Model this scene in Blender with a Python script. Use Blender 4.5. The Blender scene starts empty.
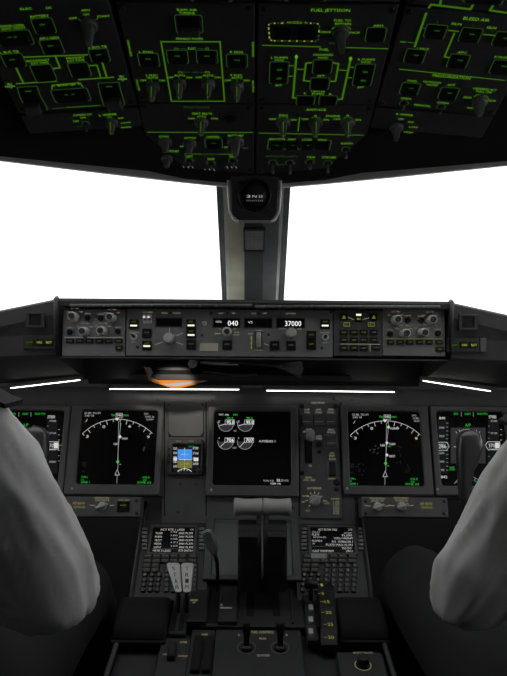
import bpy, math, random
from mathutils import Vector, Matrix, noise
random.seed(7)
C = bpy.context.scene.collection
F, CX, CY, ZC = 650.0, 253.5, 338.0, 1.15      # focal length (pixels of a 507x676 frame), centre, eye height
ROLL = math.radians(0.5)
cr, sr = math.cos(ROLL), math.sin(ROLL)
EYE = Vector((0, 0, ZC))

# ------------------------------------------------------------------ measuring helpers
def ray(px, py):
    dx, dz = (px - CX) / F, (CY - py) / F
    return Vector((dx * cr - dz * sr, 1.0, dx * sr + dz * cr))

def atY(px, py, Y):
    return EYE + ray(px, py) * Y

class Frame:
    """A working plane of the flight deck: origin, right, up and outward directions."""
    def __init__(s, o, u, v):
        s.o = Vector(o) + Vector((0, 0, ZC)); s.u = Vector(u).normalized()
        v = Vector(v); s.v = (v - s.u * v.dot(s.u)).normalized(); s.n = s.u.cross(s.v)
    def at(s, px, py):
        d = ray(px, py); t = (s.o - EYE).dot(s.n) / d.dot(s.n); p = EYE + d * t - s.o
        return Vector((p.dot(s.u), p.dot(s.v)))
    def P(s, a, b, h=0): return s.o + s.u * a + s.v * b + s.n * h
    def lift(s, h):
        f = Frame((0, 0, 0), s.u, s.v); f.o = s.o + s.n * h; return f
    def mat(s, a, b, h=0):
        m = Matrix((s.u, s.v, s.n)).transposed().to_4x4(); m.translation = s.P(a, b, h); return m

def slope(deg, o):           # plane rising away from the viewer
    t = math.radians(deg); return Frame(o, (1, 0, 0), (0, math.cos(t), math.sin(t)))
MIP = slope(72, (0, 1.40, -.241))
SHELF = MIP.lift(.045)
MCP = slope(86, (0, 1.22, 0))
CDU = slope(42, (0, 1.36, -.381))
QUAD = slope(10.2, (0, 1.232, -.496))
tO = math.radians(22.5)
OHV = Vector((0, -math.cos(tO), math.sin(tO)))
OHC = Frame((0, .75, .304), (1, 0, 0), OHV)
cant = math.radians(4.6)
OHR = Frame((.147, .75, .304), (math.cos(cant), 0, -math.sin(cant)), OHV)
OHL = Frame((-.145, .75, .304), (math.cos(cant), 0, math.sin(cant)), OHV)
POST = Frame((0, .992, .2268), (1, 0, 0), (0, -math.cos(math.radians(20.7)), math.sin(math.radians(20.7))))

# ------------------------------------------------------------------ materials
def new_mat(name):
    m = bpy.data.materials.new(name); m.use_nodes = True; return m, m.node_tree, m.node_tree.nodes['Principled BSDF']
def paint(name, col, rough=.5, bump=.0, scale=300, var=.12, metal=0.0, spec=.5):
    m, nt, b = new_mat(name); b.inputs['Roughness'].default_value = rough; b.inputs['Metallic'].default_value = metal
    b.inputs['Specular IOR Level'].default_value = spec
    tc = nt.nodes.new('ShaderNodeTexCoord')
    n = nt.nodes.new('ShaderNodeTexNoise'); n.inputs['Scale'].default_value = scale * .08; n.inputs['Detail'].default_value = 4
    nt.links.new(tc.outputs['Object'], n.inputs['Vector'])
    r = nt.nodes.new('ShaderNodeValToRGB')
    c = [x for x in col]
    r.color_ramp.elements[0].position = .3; r.color_ramp.elements[1].position = .7
    r.color_ramp.elements[0].color = [x * (1 - var) for x in c] + [1]; r.color_ramp.elements[1].color = [min(1, x * (1 + var)) for x in c] + [1]
    nt.links.new(n.outputs['Fac'], r.inputs['Fac']); nt.links.new(r.outputs['Color'], b.inputs['Base Color'])
    if bump:
        n2 = nt.nodes.new('ShaderNodeTexNoise'); n2.inputs['Scale'].default_value = scale * 2
        nt.links.new(tc.outputs['Object'], n2.inputs['Vector'])
        bp = nt.nodes.new('ShaderNodeBump'); bp.inputs['Strength'].default_value = bump; bp.inputs['Distance'].default_value = .001
        nt.links.new(n2.outputs['Fac'], bp.inputs['Height']); nt.links.new(bp.outputs['Normal'], b.inputs['Normal'])
    return m
def glow(name, col, st=1.0):
    m, nt, b = new_mat(name); nt.nodes.remove(b)
    e = nt.nodes.new('ShaderNodeEmission'); e.inputs['Color'].default_value = (*col, 1); e.inputs['Strength'].default_value = st
    nt.links.new(e.outputs[0], nt.nodes['Material Output'].inputs['Surface']); return m
def lin(*rgb): return tuple(((x / 255) / 12.92 if x / 255 <= .04045 else ((x / 255 + .055) / 1.055) ** 2.4) for x in rgb)

def thin(name, col):            # paper that lets light through
    m, nt, b = new_mat(name); b.inputs['Base Color'].default_value = (*col, 1); b.inputs['Roughness'].default_value = .8
    t = nt.nodes.new('ShaderNodeBsdfTranslucent'); t.inputs['Color'].default_value = (*col, 1); mx = nt.nodes.new('ShaderNodeMixShader'); mx.inputs[0].default_value = .55
    nt.links.new(b.outputs[0], mx.inputs[1]); nt.links.new(t.outputs[0], mx.inputs[2]); nt.links.new(mx.outputs[0], nt.nodes['Material Output'].inputs['Surface']); return m
M = dict(
    over=paint('overhead_grey', (.056, .056, .06), .6, .2, spec=.3),
    overseam=paint('overhead_structure', (.024, .024, .025), .8, .2, spec=.15), lip=paint('sky_glow_lip', (.46, .46, .46), .4, .05, spec=.5),
    trim=paint('window_trim', (.30, .30, .29), .45, .1),
    lining=paint('cabin_lining', (.10, .10, .10), .7, .3),
    black=paint('black_plastic', (.012, .012, .013), .5, .1),
    cap=paint('button_cap', (.010, .010, .011), .45, 0, spec=.15),
    matte=paint('matte_black', (.012, .012, .012), .85, .4, spec=.2),
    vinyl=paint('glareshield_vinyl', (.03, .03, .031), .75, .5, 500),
    brow=paint('glareshield_underside', (.035, .035, .036), .7, .2),
    panel=paint('instrument_panel_grey', (.105, .105, .108), .55, .12),
    panel2=paint('control_panel_grey', (.155, .155, .158), .5, .12),
    bezel=paint('bezel_grey', (.118, .118, .12), .45, .1),
    dark=paint('dark_grey', (.06, .06, .062), .5, .1), pedgrey=paint('pedestal_grey', (.025, .025, .0265), .55, .12), hoodtop=paint('glareshield_bounce_top', (.34, .34, .34), .9, .5, 500), yoke=paint('yoke_black', (.03, .03, .032), .26, .05), cover=paint('cover_plate_grey', (.115, .115, .118), .5, .1),
    screen=paint('screen_glass', (.004, .004, .0045), .25, 0, var=.02, spec=.12),
    lowscreen=paint('blank_display_glass', (.12, .12, .122), .32, 0, var=.05, spec=.3),
    knob=paint('grey_knob', (.50, .50, .49), .45, .1),
    knobdark=paint('dark_knob', (.17, .17, .175), .45, .1),
    knobtop=paint('black_knob_top', (.02, .02, .02), .4),
    grip=paint('pale_grey_grip', (.34, .34, .325), .5, .1),
    metal=paint('bare_metal', (.5, .5, .5), .3, 0, metal=1.0),
    seal=paint('window_seal', (.012, .012, .012), .6),
    post=paint('post_beige', (.70, .70, .54), .6, .15),
    postmid=paint('post_dark_grey', (.055, .055, .06), .6, .15),
    postgrey=paint('post_grey', (.17, .175, .19), .6, .15),
    postedge=paint('post_pale_edge', (.78, .78, .75), .35, .1),
    placard=paint('placard_grey', (.34, .34, .35), .5, .1, var=.3),
    plate=paint('label_plate', (.46, .46, .36), .5, .1, var=.2),
    white=glow('backlit_white', lin(150, 150, 146), .85),
    cream=glow('backlit_cream', lin(148, 143, 108), .85),
    warmrim=paint('warm_glow_rim', (.5, .36, .2), .5),  # warm light on the knob rims, put in as coloured arcs
    shirt=paint('white_shirt_cotton', (.56, .56, .55), .9, .35, 700, .04),
    trousers=paint('black_trousers', (.010, .010, .011), .9, .4, 600),
    skin=paint('skin', (.36, .22, .15), .55, .1, 200),
    hair=paint('dark_hair', (.015, .012, .01), .6, .5, 400),
    eye=paint('eye_white', (.7, .7, .68), .2), iris=paint('eye_brown', (.03, .016, .008), .2),
    shoe=paint('black_leather', (.012, .012, .012), .3),
    seat=paint('seat_fabric', (.02, .02, .022), .95, .5, 600),
    carpet=paint('carpet', (.05, .05, .055), 1.0, .6, 800),
    gold=paint('gold_braid', (.55, .40, .10), .4, .2),
    paper=thin('white_paper', (.66, .68, .72)), orange=thin('orange_print', (.92, .40, .06)),
    green=glow('green_legend', lin(96, 165, 24), .82), gline=glow('green_flow_line', lin(74, 130, 22), .55), greend=glow('green_legend_dim', lin(52, 88, 38), .55),
    greenon=glow('green_on_light', lin(36, 120, 20), 1.0),
    yg=glow('yellow_white_legend', lin(165, 175, 75), .6), ygd=glow('yellow_legend_dim', lin(140, 136, 64), .85),
    lime=glow('lime_light', lin(190, 205, 70), .8), lamp=glow('lit_bar', lin(245, 255, 225), 1.0),
    limed=glow('lime_light_dim', lin(118, 132, 48), .6),
    sw=glow('screen_white', (.8, .8, .8), .8), swd=glow('screen_white_dim', (.5, .5, .5), .75),
    sgrey=glow('screen_grey', lin(48, 48, 50), 1.0), sdim=glow('screen_dark_grey', lin(24, 24, 26), 1.0),
    sg=glow('screen_green', lin(40, 185, 60), .9), sgd=glow('screen_green_dim', lin(30, 80, 45), .7),
    sky=glow('attitude_blue', lin(70, 150, 235), .95), earth=glow('attitude_olive', lin(120, 120, 50), .9),
    digits=glow('digit_white', (1, 1, 1), 1.1), cdu=glow('keypad_screen_text', lin(205, 205, 200), .8),
    keylit=glow('key_legend', lin(120, 120, 110), .5),
    strip=glow('flood_tube', (1.0, .98, .94), 5.0),
)
gm, nt, b = new_mat('window_glass'); nt.nodes.remove(b)
tr = nt.nodes.new('ShaderNodeBsdfTransparent'); tr.inputs[0].default_value = (.97, .98, .98, 1)
gl = nt.nodes.new('ShaderNodeBsdfGlossy'); gl.inputs['Roughness'].default_value = .02
mx = nt.nodes.new('ShaderNodeMixShader'); mx.inputs[0].default_value = .04
nt.links.new(tr.outputs[0], mx.inputs[1]); nt.links.new(gl.outputs[0], mx.inputs[2]); nt.links.new(mx.outputs[0], nt.nodes['Material Output'].inputs['Surface'])
M['glass'] = gm

# ------------------------------------------------------------------ mesh building
_txt = {}
def text_geo(s):
    if s not in _txt:
        cu = bpy.data.curves.new('t', 'FONT'); cu.body = s; cu.resolution_u = 2; cu.size = 1
        o = bpy.data.objects.new('t', cu); me = bpy.data.meshes.new_from_object(o)
        vs = [(v.co.x, v.co.y) for v in me.vertices]; fs = [tuple(p.vertices) for p in me.polygons]
        bpy.data.objects.remove(o); bpy.data.curves.remove(cu); bpy.data.meshes.remove(me)
        x0 = min(v[0] for v in vs) if vs else 0; x1 = max(v[0] for v in vs) if vs else 1
        _txt[s] = ([((x - x0) / max(x1 - x0, 1e-6), y / .69) for x, y in vs], fs)
    return _txt[s]

def rr(cx, cy, w, h, r=.0, seg=4):
    if r <= 0: return [(cx - w/2, cy - h/2), (cx + w/2, cy - h/2), (cx + w/2, cy + h/2), (cx - w/2, cy + h/2)]
    r = min(r, w/2 * .99, h/2 * .99); out = []
    for qx, qy, a0 in ((1, -1, -90), (1, 1, 0), (-1, 1, 90), (-1, -1, 180)):
        for k in range(seg + 1):
            a = math.radians(a0 + 90 * k / seg); out.append((cx + qx * (w/2 - r) + r * math.cos(a), cy + qy * (h/2 - r) + r * math.sin(a)))
    return out
def circ(cx, cy, r, n=24): return [(cx + r * math.cos(2 * math.pi * k / n), cy + r * math.sin(2 * math.pi * k / n)) for k in range(n)]
def ccw(p):
    a = sum(p[i][0] * p[(i+1) % len(p)][1] - p[(i+1) % len(p)][0] * p[i][1] for i in range(len(p)))
    return list(p) if a > 0 else list(p)[::-1]
def inset(poly, d):
    p = ccw(poly); n = len(p); out = []
    for i in range(n):
        a, b_, c = Vector(p[i-1][:2]), Vector(p[i][:2]), Vector(p[(i+1) % n][:2])
        e1, e2 = (b_ - a), (c - b_)
        if e1.length < 1e-9 or e2.length < 1e-9: out.append(tuple(b_)); continue
        e1.normalize(); e2.normalize(); n1, n2 = Vector((-e1.y, e1.x)), Vector((-e2.y, e2.x))
        m_ = n1 + n2; m_ = m_ / max(m_.length_squared, .3) * 2 * d
        out.append(tuple(b_ + m_ * 1.0 if True else b_))
    return out

class MB:
    def __init__(s): s.v, s.f, s.m, s.mats, s.x, s.smooth = [], [], [], [], None, []
    def _mi(s, m):
        m = M[m] if isinstance(m, str) else m
        if m not in s.mats: s.mats.append(m)
        return s.mats.index(m)
    def add(s, vs, fs, m, smooth=False):
        b_ = len(s.v); s.v += [tuple(q) for q in vs]; k = s._mi(m)
        for f in fs: s.f.append(tuple(b_ + i for i in f)); s.m.append(k); s.smooth.append(smooth)
        return s
    def prism(s, poly, z0, z1, m, ch=0.0):
        p = ccw(poly); n = len(p); rings = [[(x, y, z0) for x, y in p]]
        if ch > 0:
            rings.append([(x, y, z1 - ch) for x, y in p]); rings.append([(x, y, z1) for x, y in inset(p, ch)])
        else: rings.append([(x, y, z1) for x, y in p])
        vs = sum(rings, []); fs = [tuple(range(n))[::-1], tuple(range(len(vs) - n, len(vs)))]
        for k in range(len(rings) - 1):
            for i in range(n): fs.append((k*n + i, k*n + (i+1) % n, (k+1)*n + (i+1) % n, (k+1)*n + i))
        return s.add(vs, fs, m)
    def ring(s, outer, inner, z0, z1, m, ch=0.0, floor=None):
        """frame with an opening; outer and inner have the same number of points"""
        o, i_ = ccw(outer), ccw(inner); n = len(o); oi = inset(o, ch) if ch else o; ii = inset(i_, -ch) if ch else i_
        R_ = [[(x, y, z0) for x, y in o], [(x, y, z1 - ch) for x, y in o], [(x, y, z1) for x, y in oi], [(x, y, z1) for x, y in ii], [(x, y, z1 - ch) for x, y in i_], [(x, y, z0) for x, y in i_]]
        vs = sum(R_, []); fs = []
        for k in range(6):
            for j in range(n): fs.append((k*n + j, k*n + (j+1) % n, ((k+1) % 6)*n + (j+1) % n, ((k+1) % 6)*n + j))
        return s.add(vs, fs, m)
    def lathe(s, prof, c, m, n=20, axis='z', smooth=True):
        vs, fs = [], []
        for r, z in prof:
            for k in range(n):
                a = 2 * math.pi * k / n; x, y = r * math.cos(a), r * math.sin(a)
                q = (x, y, z) if axis == 'z' else ((z, x, y) if axis == 'x' else (y, z, x))
                vs.append((c[0] + q[0], c[1] + q[1], c[2] + q[2]))
        for k in range(len(prof) - 1):
            for i in range(n): fs.append((k*n + i, k*n + (i+1) % n, (k+1)*n + (i+1) % n, (k+1)*n + i))
        s.add(vs, fs, m, smooth)
        b0 = len(s.v) - len(vs); k = s._mi(m)
        for f in (tuple(b0 + i for i in range(n))[::-1], tuple(b0 + len(vs) - n + i for i in range(n))): s.f.append(f); s.m.append(k); s.smooth.append(False)
        return s
    def box(s, c, d, m, ch=0.0):
        return s.prism(rr(c[0], c[1], d[0], d[1]), c[2] - d[2]/2, c[2] + d[2]/2, m, ch)
    def stroke(s, pts, w, m, z=.0004, closed=False):
        p = [Vector(q[:2]) for q in pts]; n = len(p)
        if n < 2: return s
        L_, R_ = [], []
        for i in range(n):
            a = p[i-1] if (i > 0 or closed) else None; c = p[(i+1) % n] if (i < n-1 or closed) else None
            e = Vector((0, 0)); k = 1.0
            if a is not None and (p[i] - a).length > 1e-9: e1 = (p[i] - a).normalized(); e += e1
            else: e1 = None
            if c is not None and (c - p[i]).length > 1e-9: e2 = (c - p[i]).normalized(); e += e2
            else: e2 = None
            if e.length < 1e-6: e = e1 or e2 or Vector((1, 0))
            e = e.normalized(); nn = Vector((-e.y, e.x))
            if e1 is not None and e2 is not None: k = min(2.0, 1 / max(.4, nn.dot(Vector((-e1.y, e1.x)))))
            L_.append(p[i] + nn * w/2 * k); R_.append(p[i] - nn * w/2 * k)
        vs = [(q.x, q.y, z) for q in L_] + [(q.x, q.y, z) for q in R_]; fs = []
        for i in range(n if closed else n - 1): j = (i + 1) % n; fs.append((n + i, n + j, j, i))
        return s.add(vs, fs, m)
    def poly(s, pts, m, z=.0004):
        p = ccw(pts); return s.add([(x, y, z) for x, y in p], [tuple(range(len(p)))], m)
    def text(s, t, c, w, h, m, z=.0004, rot=0.0):
        vs, fs = text_geo(t); co, si = math.cos(rot), math.sin(rot); out = []
        for x, y in vs:
            x, y = (x - .5) * w, (y - .5) * h; out.append((c[0] + x*co - y*si, c[1] + x*si + y*co, z))
        return s.add(out, fs, m)
    def tube(s, pts, r, m, n=10, smooth=True):
        p = [Vector(q) for q in pts]; rs = r if isinstance(r, (list, tuple)) else [r] * len(p); vs, fs = [], []; up = None
        for i in range(len(p)):
            d = (p[min(i+1, len(p)-1)] - p[max(i-1, 0)]).normalized()
            if up is None: up = d.orthogonal().normalized()
            up = (up - d * up.dot(d)).normalized(); q = d.cross(up)
            for k in range(n): a = 2*math.pi*k/n; vs.append(p[i] + (up * math.cos(a) + q * math.sin(a)) * rs[i])
        for i in range(len(p)-1):
            for k in range(n): fs.append((i*n + k, i*n + (k+1) % n, (i+1)*n + (k+1) % n, (i+1)*n + k))
        s.add(vs, fs, m, smooth); b0 = len(s.v) - len(vs); k = s._mi(m)
        for f in (tuple(b0 + i for i in range(n))[::-1], tuple(b0 + len(vs) - n + i for i in range(n))): s.f.append(f); s.m.append(k); s.smooth.append(False)
        return s
    def loft(s, rings, m, smooth=True, cap=True):
        n = len(rings[0]); vs = sum([list(r) for r in rings], []); fs = []
        for k in range(len(rings)-1):
            for i in range(n): fs.append((k*n + i, k*n + (i+1) % n, (k+1)*n + (i+1) % n, (k+1)*n + i))
        if cap: fs += [tuple(range(n))[::-1], tuple(range(len(vs)-n, len(vs)))]
        return s.add(vs, fs, m, smooth)
    def mesh(s, name):
        me = bpy.data.meshes.new(name); me.from_pydata(s.v, [], s.f)
        for m in s.mats: me.materials.append(m)
        me.polygons.foreach_set('material_index', s.m); me.polygons.foreach_set('use_smooth', s.smooth)
        me.validate(); me.update(); return me
    def build(s, name, parent=None, fix=False):
        me = s.mesh(name)
        if fix:
            import bmesh
            bm = bmesh.new(); bm.from_mesh(me); bmesh.ops.recalc_face_normals(bm, faces=bm.faces); bm.to_mesh(me); bm.free()
        o = bpy.data.objects.new(name, me); C.objects.link(o)
        if parent is not None: o.parent = parent
        return o

def tag(o, label, cat, group=None):
    o['label'] = label; o['category'] = cat
    if group: o['group'] = group
    return o
def structure(o): o['kind'] = 'structure'; return o

def screws(t, pts, r=.003, m='black', z=0.0, h=.0016, parent=None):
    for p in pts: t.part('screw', MB().lathe([(r, z), (r, z + h*.65), (r*.55, z + h)], (p[0], p[1], 0), m, 10), parent)
class Thing:
    """an Empty on a working plane; L() turns a photo point into the thing's own coordinates"""
    def __init__(s, name, label, cat, fr, px=None, py=None, ab=None, group=None, h=0):
        s.fr = fr if not h else fr.lift(h); ab = Vector(ab) if ab is not None else s.fr.at(px, py); s.ab = ab
        s.o = bpy.data.objects.new(name, None); s.o.empty_display_size = .02; C.objects.link(s.o)
        s.o.matrix_world = s.fr.mat(ab[0], ab[1]); tag(s.o, label, cat, group)
    def L(s, px, py): return tuple(s.fr.at(px, py) - s.ab)
    def Q(s, pts): return [s.L(*p) for p in pts]
    def sx(s, px, py, w=1): return (Vector(s.L(px + w/2, py)) - Vector(s.L(px - w/2, py))).length
    def sy(s, px, py, h=1): return abs(s.L(px, py - h/2)[1] - s.L(px, py + h/2)[1])
    def part(s, name, mb, parent=None, fix=False):
        o = mb.build(name, parent or s.o, fix); return o
    # printed matter given in photo points
    def T(s, mb, t, x0, x1, y, h, m, z=.0004, rot=0.0):
        cx = (x0 + x1) / 2
        if rot: return mb.text(t, s.L(cx, y), s.sy(cx, y, x1 - x0), s.sx(cx, y, h), m, z, rot)
        return mb.text(t, s.L(cx, y), s.sx(cx, y, x1 - x0), s.sy(cx, y, h), m, z)
    def S(s, mb, pts, w, m, z=.0004, closed=False):
        w *= .6 if m in ('cream', 'white') else 1
        return mb.stroke(s.Q(pts), w * s.sx(*pts[0]), 'gline' if m == 'green' else m, z, closed)
    def box(s, x0, y0, x1, y1):
        """panel-square rectangle spanning the photo box: centre and size"""
        cx, cy = (x0 + x1)/2, (y0 + y1)/2; c = s.L(cx, cy); return c, s.sx(cx, cy, x1 - x0), s.sy(cx, cy, y1 - y0)
    def R(s, x0, y0, x1, y1, r=0.0, seg=4):
        c, w, h = s.box(x0, y0, x1, y1); return rr(c[0], c[1], w, h, r, seg)

def clone(o, parent=None, loc=None):
    c = o.copy(); C.objects.link(c)
    if parent is not None: c.parent = parent
    if loc is not None: c.location = loc
    return c

# ================================================================== OVERHEAD PANELS
def oh_module(name, label, fr, a0, a1, py0, py1, group=None, corner_screws=True, pxc=253):
    b1 = fr.at(pxc, py0)[1]; b0 = fr.at(pxc, py1)[1]
    t = Thing(name, label, 'control panel', fr, ab=((a0 + a1)/2, (b0 + b1)/2), group=group)
    w, h = a1 - a0 - .002, abs(b1 - b0) - .002
    t.part('faceplate', MB().prism(rr(0, 0, w, h, .002, 2), -.012, 0, 'over', .001))
    if corner_screws:
        screws(t, [(sx*(w/2 - .006), sy*(h/2 - .006)) for sx in (-1, 1) for sy in (-1, 1)], .0035)
    t.print = MB(); t.w, t.h = w, h
    return t
def oh_done(t): t.part('lettering', t.print)
def oh_button(t, quad, leg='ON', legm='greenon', outline='greend', lo=1.0, guard=False, sub=1):
    """square push switch: photo corners (tl,tr,br,bl), printed outline round it, small light in the cap"""
    q = t.Q(quad); tl, tr, br, bl = map(Vector, q)
    cx, cy = sum(p[0] for p in q)/4, sum(p[1] for p in q)/4
    w = ((tr - tl).length + (br - bl).length)/2; h = (abs(tl.y - bl.y) + abs(tr.y - br.y))/2
    if outline: t.print.stroke(rr(cx, cy, w, h, .002, 2), t.sx(quad[0][0], quad[0][1])*.85*lo, outline, closed=True)
    o = t.part('button', MB().prism(rr(cx, cy, w*.84, h*.84, .0012, 2), 0, .004, 'cap', .0008))
    for k in range(sub):
        mb = MB(); yy = cy + h*.26 - (h*.40*k)
        if leg: mb.text(leg, (cx, yy), w*.26, h*.09, legm, .0043)
        else: mb.poly(rr(cx, cy, w*.7, h*.02), 'black', .0042)
        t.part('button_light', mb, o)
    if guard: t.part('switch_guard', MB().prism(rr(cx, cy - h*.24, w*.8, h*.36, .002, 2), .004, .012, 'dark', .002), o)
    return o
def oh_knob(t, px, py, s=1.0, m='knobdark', line='gline', wide=1.0, tall=1.0):
    """pointer knob: round skirt, tapering finger bar and a lit pointer line"""
    c = t.L(px, py); u = t.sx(px, py) * 6.9 * s * wide; H = .021 * s * tall
    mb = MB(); mb.lathe([(u, 0), (u, .003), (u*.82, .006)], (c[0], c[1], 0), m, 20)
    rings = []
    for z, k in ((.005, .80), (.010, .72), (H*.9, .52), (H, .40)):
        rings.append([(x, y, z) for x, y in rr(c[0], c[1] - u*.0, u*1.1*k*1.25, u*1.7*k, u*.3*k, 3)])
    mb.loft(rings, m, False); o = t.part('selector_knob', mb)
    if line:
        p = MB(); wl = t.sx(px, py) * .7
        y0 = c[1] + u*1.7*.36
        p.add([(c[0]-wl/2, y0 + u*.28, .0064), (c[0]+wl/2, y0 + u*.28, .0064), (c[0]+wl/2, c[1] + u*.46, H*.92), (c[0]-wl/2, c[1] + u*.46, H*.92)], [(0, 1, 2, 3)], line)
        p.poly(rr(c[0], c[1], wl, u*.7), line, H + .0003)
        p.poly(rr(c[0], c[1] + u*1.15, wl, u*.5), line, .0005)
        t.part('pointer', p, o)
    return o
def oh_toggle(t, px, py, L_=.012, m='knobdark', r=3.6):
    c = t.L(px, py); u = t.sx(px, py)
    mb = MB(); mb.lathe([(u*r*.8, 0), (u*r*.8, .002), (u*1.6, .003)], (c[0], c[1], 0), 'black', 14)
    o = t.part('toggle_switch', mb)
    t.part('lever', MB().tube([(c[0], c[1], .002), (c[0], c[1]-.002, L_*.7), (c[0], c[1]-.003, L_)], [u*.9, u*1.2, u*1.5], m, 8), o)
    t.print.stroke([(c[0] + u*r*math.cos(a), c[1] + u*r*math.sin(a)) for a in [math.radians(k) for k in range(-40, 221, 20)]], u*.7, 'greend')
    return o
G = lambda t, *a, **k: t.T(t.print, *a, **k)

# ---- electrical panel (outer column, left-hand seat side)
cO = .1475
e = oh_module('electrical_panel', 'black overhead panel with green battery, bus tie and generator switch outlines', OHL, -cO, -.001, -26, 111, pxc=70)
G(e, 'ELEC', 20, 32, 8.5, 2.2, 'green'); G(e, 'DC', 46, 52, 7.5, 2.2, 'green')
G(e, 'BATTERY', 30, 49, 16, 2.6, 'green')
oh_button(e, [(30,18),(52,18),(57,33),(36,33)])
G(e, 'IFE/PASS CABIN/', 0, 24.5, 25.5, 2.2, 'green'); G(e, 'SEATS  UTILITY', 1, 26, 28.2, 2.2, 'green')
o = oh_button(e, [(-6,31),(29,30),(35,44),(-1,46)], leg='ON    ON')
G(e, 'APU GEN', 39, 59, 37.8, 2.4, 'green')
oh_button(e, [(39,40),(60,39),(65,53),(44,54)])
G(e, 'L BUS TIE', 0, 19, 51.8, 2.4, 'green'); oh_button(e, [(0,54),(22,53),(27,66),(6,67)])
G(e, 'R BUS TIE', 88, 107, 46.8, 2.4, 'green'); oh_button(e, [(88,49.5),(107,48),(111,61),(92,62)])
G(e, 'SECONDARY', 26, 50, 60.2, 2.2, 'green'); G(e, 'EXT PWR', 31, 49, 62.8, 2.2, 'green')
oh_button(e, [(30,65),(51,64),(57,80),(36,82)], leg=None)
G(e, 'PRIMARY', 66, 85, 57.6, 2.2, 'green'); G(e, 'EXT PWR', 67, 85, 60.4, 2.2, 'green')
oh_button(e, [(67,63),(87,62),(92,75),(72,77)], leg=None)
for pts, w, m in (([(23,57),(88,54.5)], 1.7, 'green'), ([(55,55),(60,67.5),(53,68.5)], 2, 'green'), ([(16,67.5),(24,84)], 2, 'green'),
                  ([(16,83.5),(57,81)], 1.5, 'green'), ([(78,79.5),(114,77)], 1.6, 'green'), ([(102,61.5),(107,78)], 2.2, 'green'),
                  ([(88,65.5),(97,65),(101,78)], 1.6, 'green'), ([(52,108.3),(64,107.6)], .9, 'greend'), ([(66,107.4),(100,105.2)], .9, 'green')):
    e.S(e.print, pts, w, m)
for x, y in ((10, 85.5), (122, 78)):
    e.print.poly([(e.L(x, y)[0] + (.0065 if k % 2 else .0028)*math.cos(k*math.pi/5 + .3), e.L(x, y)[1] + (.0065 if k % 2 else .0028)*math.sin(k*math.pi/5 + .3)) for k in range(10)], 'greend', .0003)
G(e, 'L', 8, 12, 83.5, 1.8, 'green'); G(e, 'MAIN', 5, 15, 86.2, 2, 'green'); G(e, 'R', 120, 123, 76, 1.8, 'green'); G(e, 'MAIN', 118, 127, 79, 2, 'green')
G(e, 'L   BACKUP GEN   R', 53, 80, 84.5, 2.6, 'green'); e.S(e.print, [(52,89),(52,85),(80,82.5),(83,87)], 1.4, 'green')
oh_button(e, [(51,90.5),(87,87),(91,100),(55,102.5)], leg='ON       ON')
for (pts, gx, gy) in (([(17,87),(37,86),(40,95),(48,109),(28,112),(20,97)], 28, 89), ([(98,83),(119,82),(121,91),(125,104),(104,106),(100,93)], 109, 84.3)):
    e.S(e.print, pts, .9, 'greend', closed=True); q = e.Q(pts)
    c = e.L(gx + 4, gy + 10)
    b_ = e.part('generator_switch', MB().prism(inset(q, .0015), 0, .003, 'cap', .0006))
    e.part('button_light', MB().text('ON', e.L(gx, gy), e.sx(gx, gy, 6), e.sy(gx, gy, 1.4), 'greenon', .0034), b_)
    low = e.Q([(gx - 5, gy + 12), (gx + 11, gy + 11), (gx + 15, gy + 20), (gx + 0, gy + 22)])
    e.part('drive_disconnect_guard', MB().prism(low, .003, .010, 'dark', .002), b_)
G(e, 'APU', 81, 90, 10, 2.2, 'green'); G(e, 'ON', 83, 89, 14.2, 2.0, 'green'); G(e, 'OFF', 69, 77, 18, 2.2, 'green'); G(e, 'START', 97, 110, 16, 2.2, 'green')
e.S(e.print, [(78,18),(81,21)], 1, 'greend'); e.S(e.print, [(86.5,16),(87.5,18.5)], .9, 'greend'); e.S(e.print, [(98,18),(94.5,20.5)], 1, 'greend')
oh_knob(e, 89.5, 24.5, 1.25, line=None, tall=1.1)
oh_done(e)

# ---- wiper and camera light strip ahead of it
w1 = oh_module('wiper_selector_panel', 'small black overhead strip with a wiper knob under the electrical panel', OHL, -cO, -.001, 112, 132, corner_screws=False, pxc=70)
G(w1, 'CAMERA LTS', 73, 92, 114.6, 1.8, 'green'); G(w1, 'ON', 80, 86, 117.4, 1.6, 'green'); G(w1, 'OFF', 73, 79, 121, 1.7, 'green'); G(w1, 'AUTO', 76, 82, 126.5, 1.7, 'greend')
oh_toggle(w1, 86, 123.5, .010)
G(w1, 'L WIPER', 99, 117, 109.5+5, 2.2, 'green'); G(w1, 'OFF', 107, 112, 117.5, 1.8, 'green'); G(w1, 'INT', 118, 124, 118, 1.6, 'green'); G(w1, 'LOW', 121, 131, 122.5, 1.6, 'green'); G(w1, 'HIGH', 121, 131, 127, 1.6, 'green')
oh_knob(w1, 111.5, 121.5, .9)
oh_done(w1)

# ---- hydraulic panel
h = oh_module('hydraulic_panel', 'black overhead panel with four grey pump knobs and a large green framed box', OHC, -.1445, -.0005, 3, 104)
G(h, 'RAM AIR', 177, 197, 9.6, 2.4, 'green'); G(h, 'TURBINE', 179, 195, 12.8, 2.4, 'green')
oh_button(h, [(174,15),(202,14.5),(203,32),(177,32.5)], leg=None, guard=True)
G(h, 'PRIMARY PUMPS', 176, 203, 38.6, 2.3, 'green')
h.S(h.print, [(161,41.5),(220,41.5),(224.5,101),(171.5,101)], 1.7, 'green', closed=True)
for q, tx in (([(137,53),(158,53),(160,66),(140,66)], ('L ENG', 139, 153, 52)), ([(166,50),(187,50),(189,63),(168,63)], None), ([(196,50),(217,50),(218,63),(197,63)], None), ([(226,54),(247,54),(248,67),(227,67)], ('R ENG', 230, 243, 52.3))):
    oh_button(h, q)
    if tx: G(h, tx[0], tx[1], tx[2], tx[3] - .4, 2.2, 'green')
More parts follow.
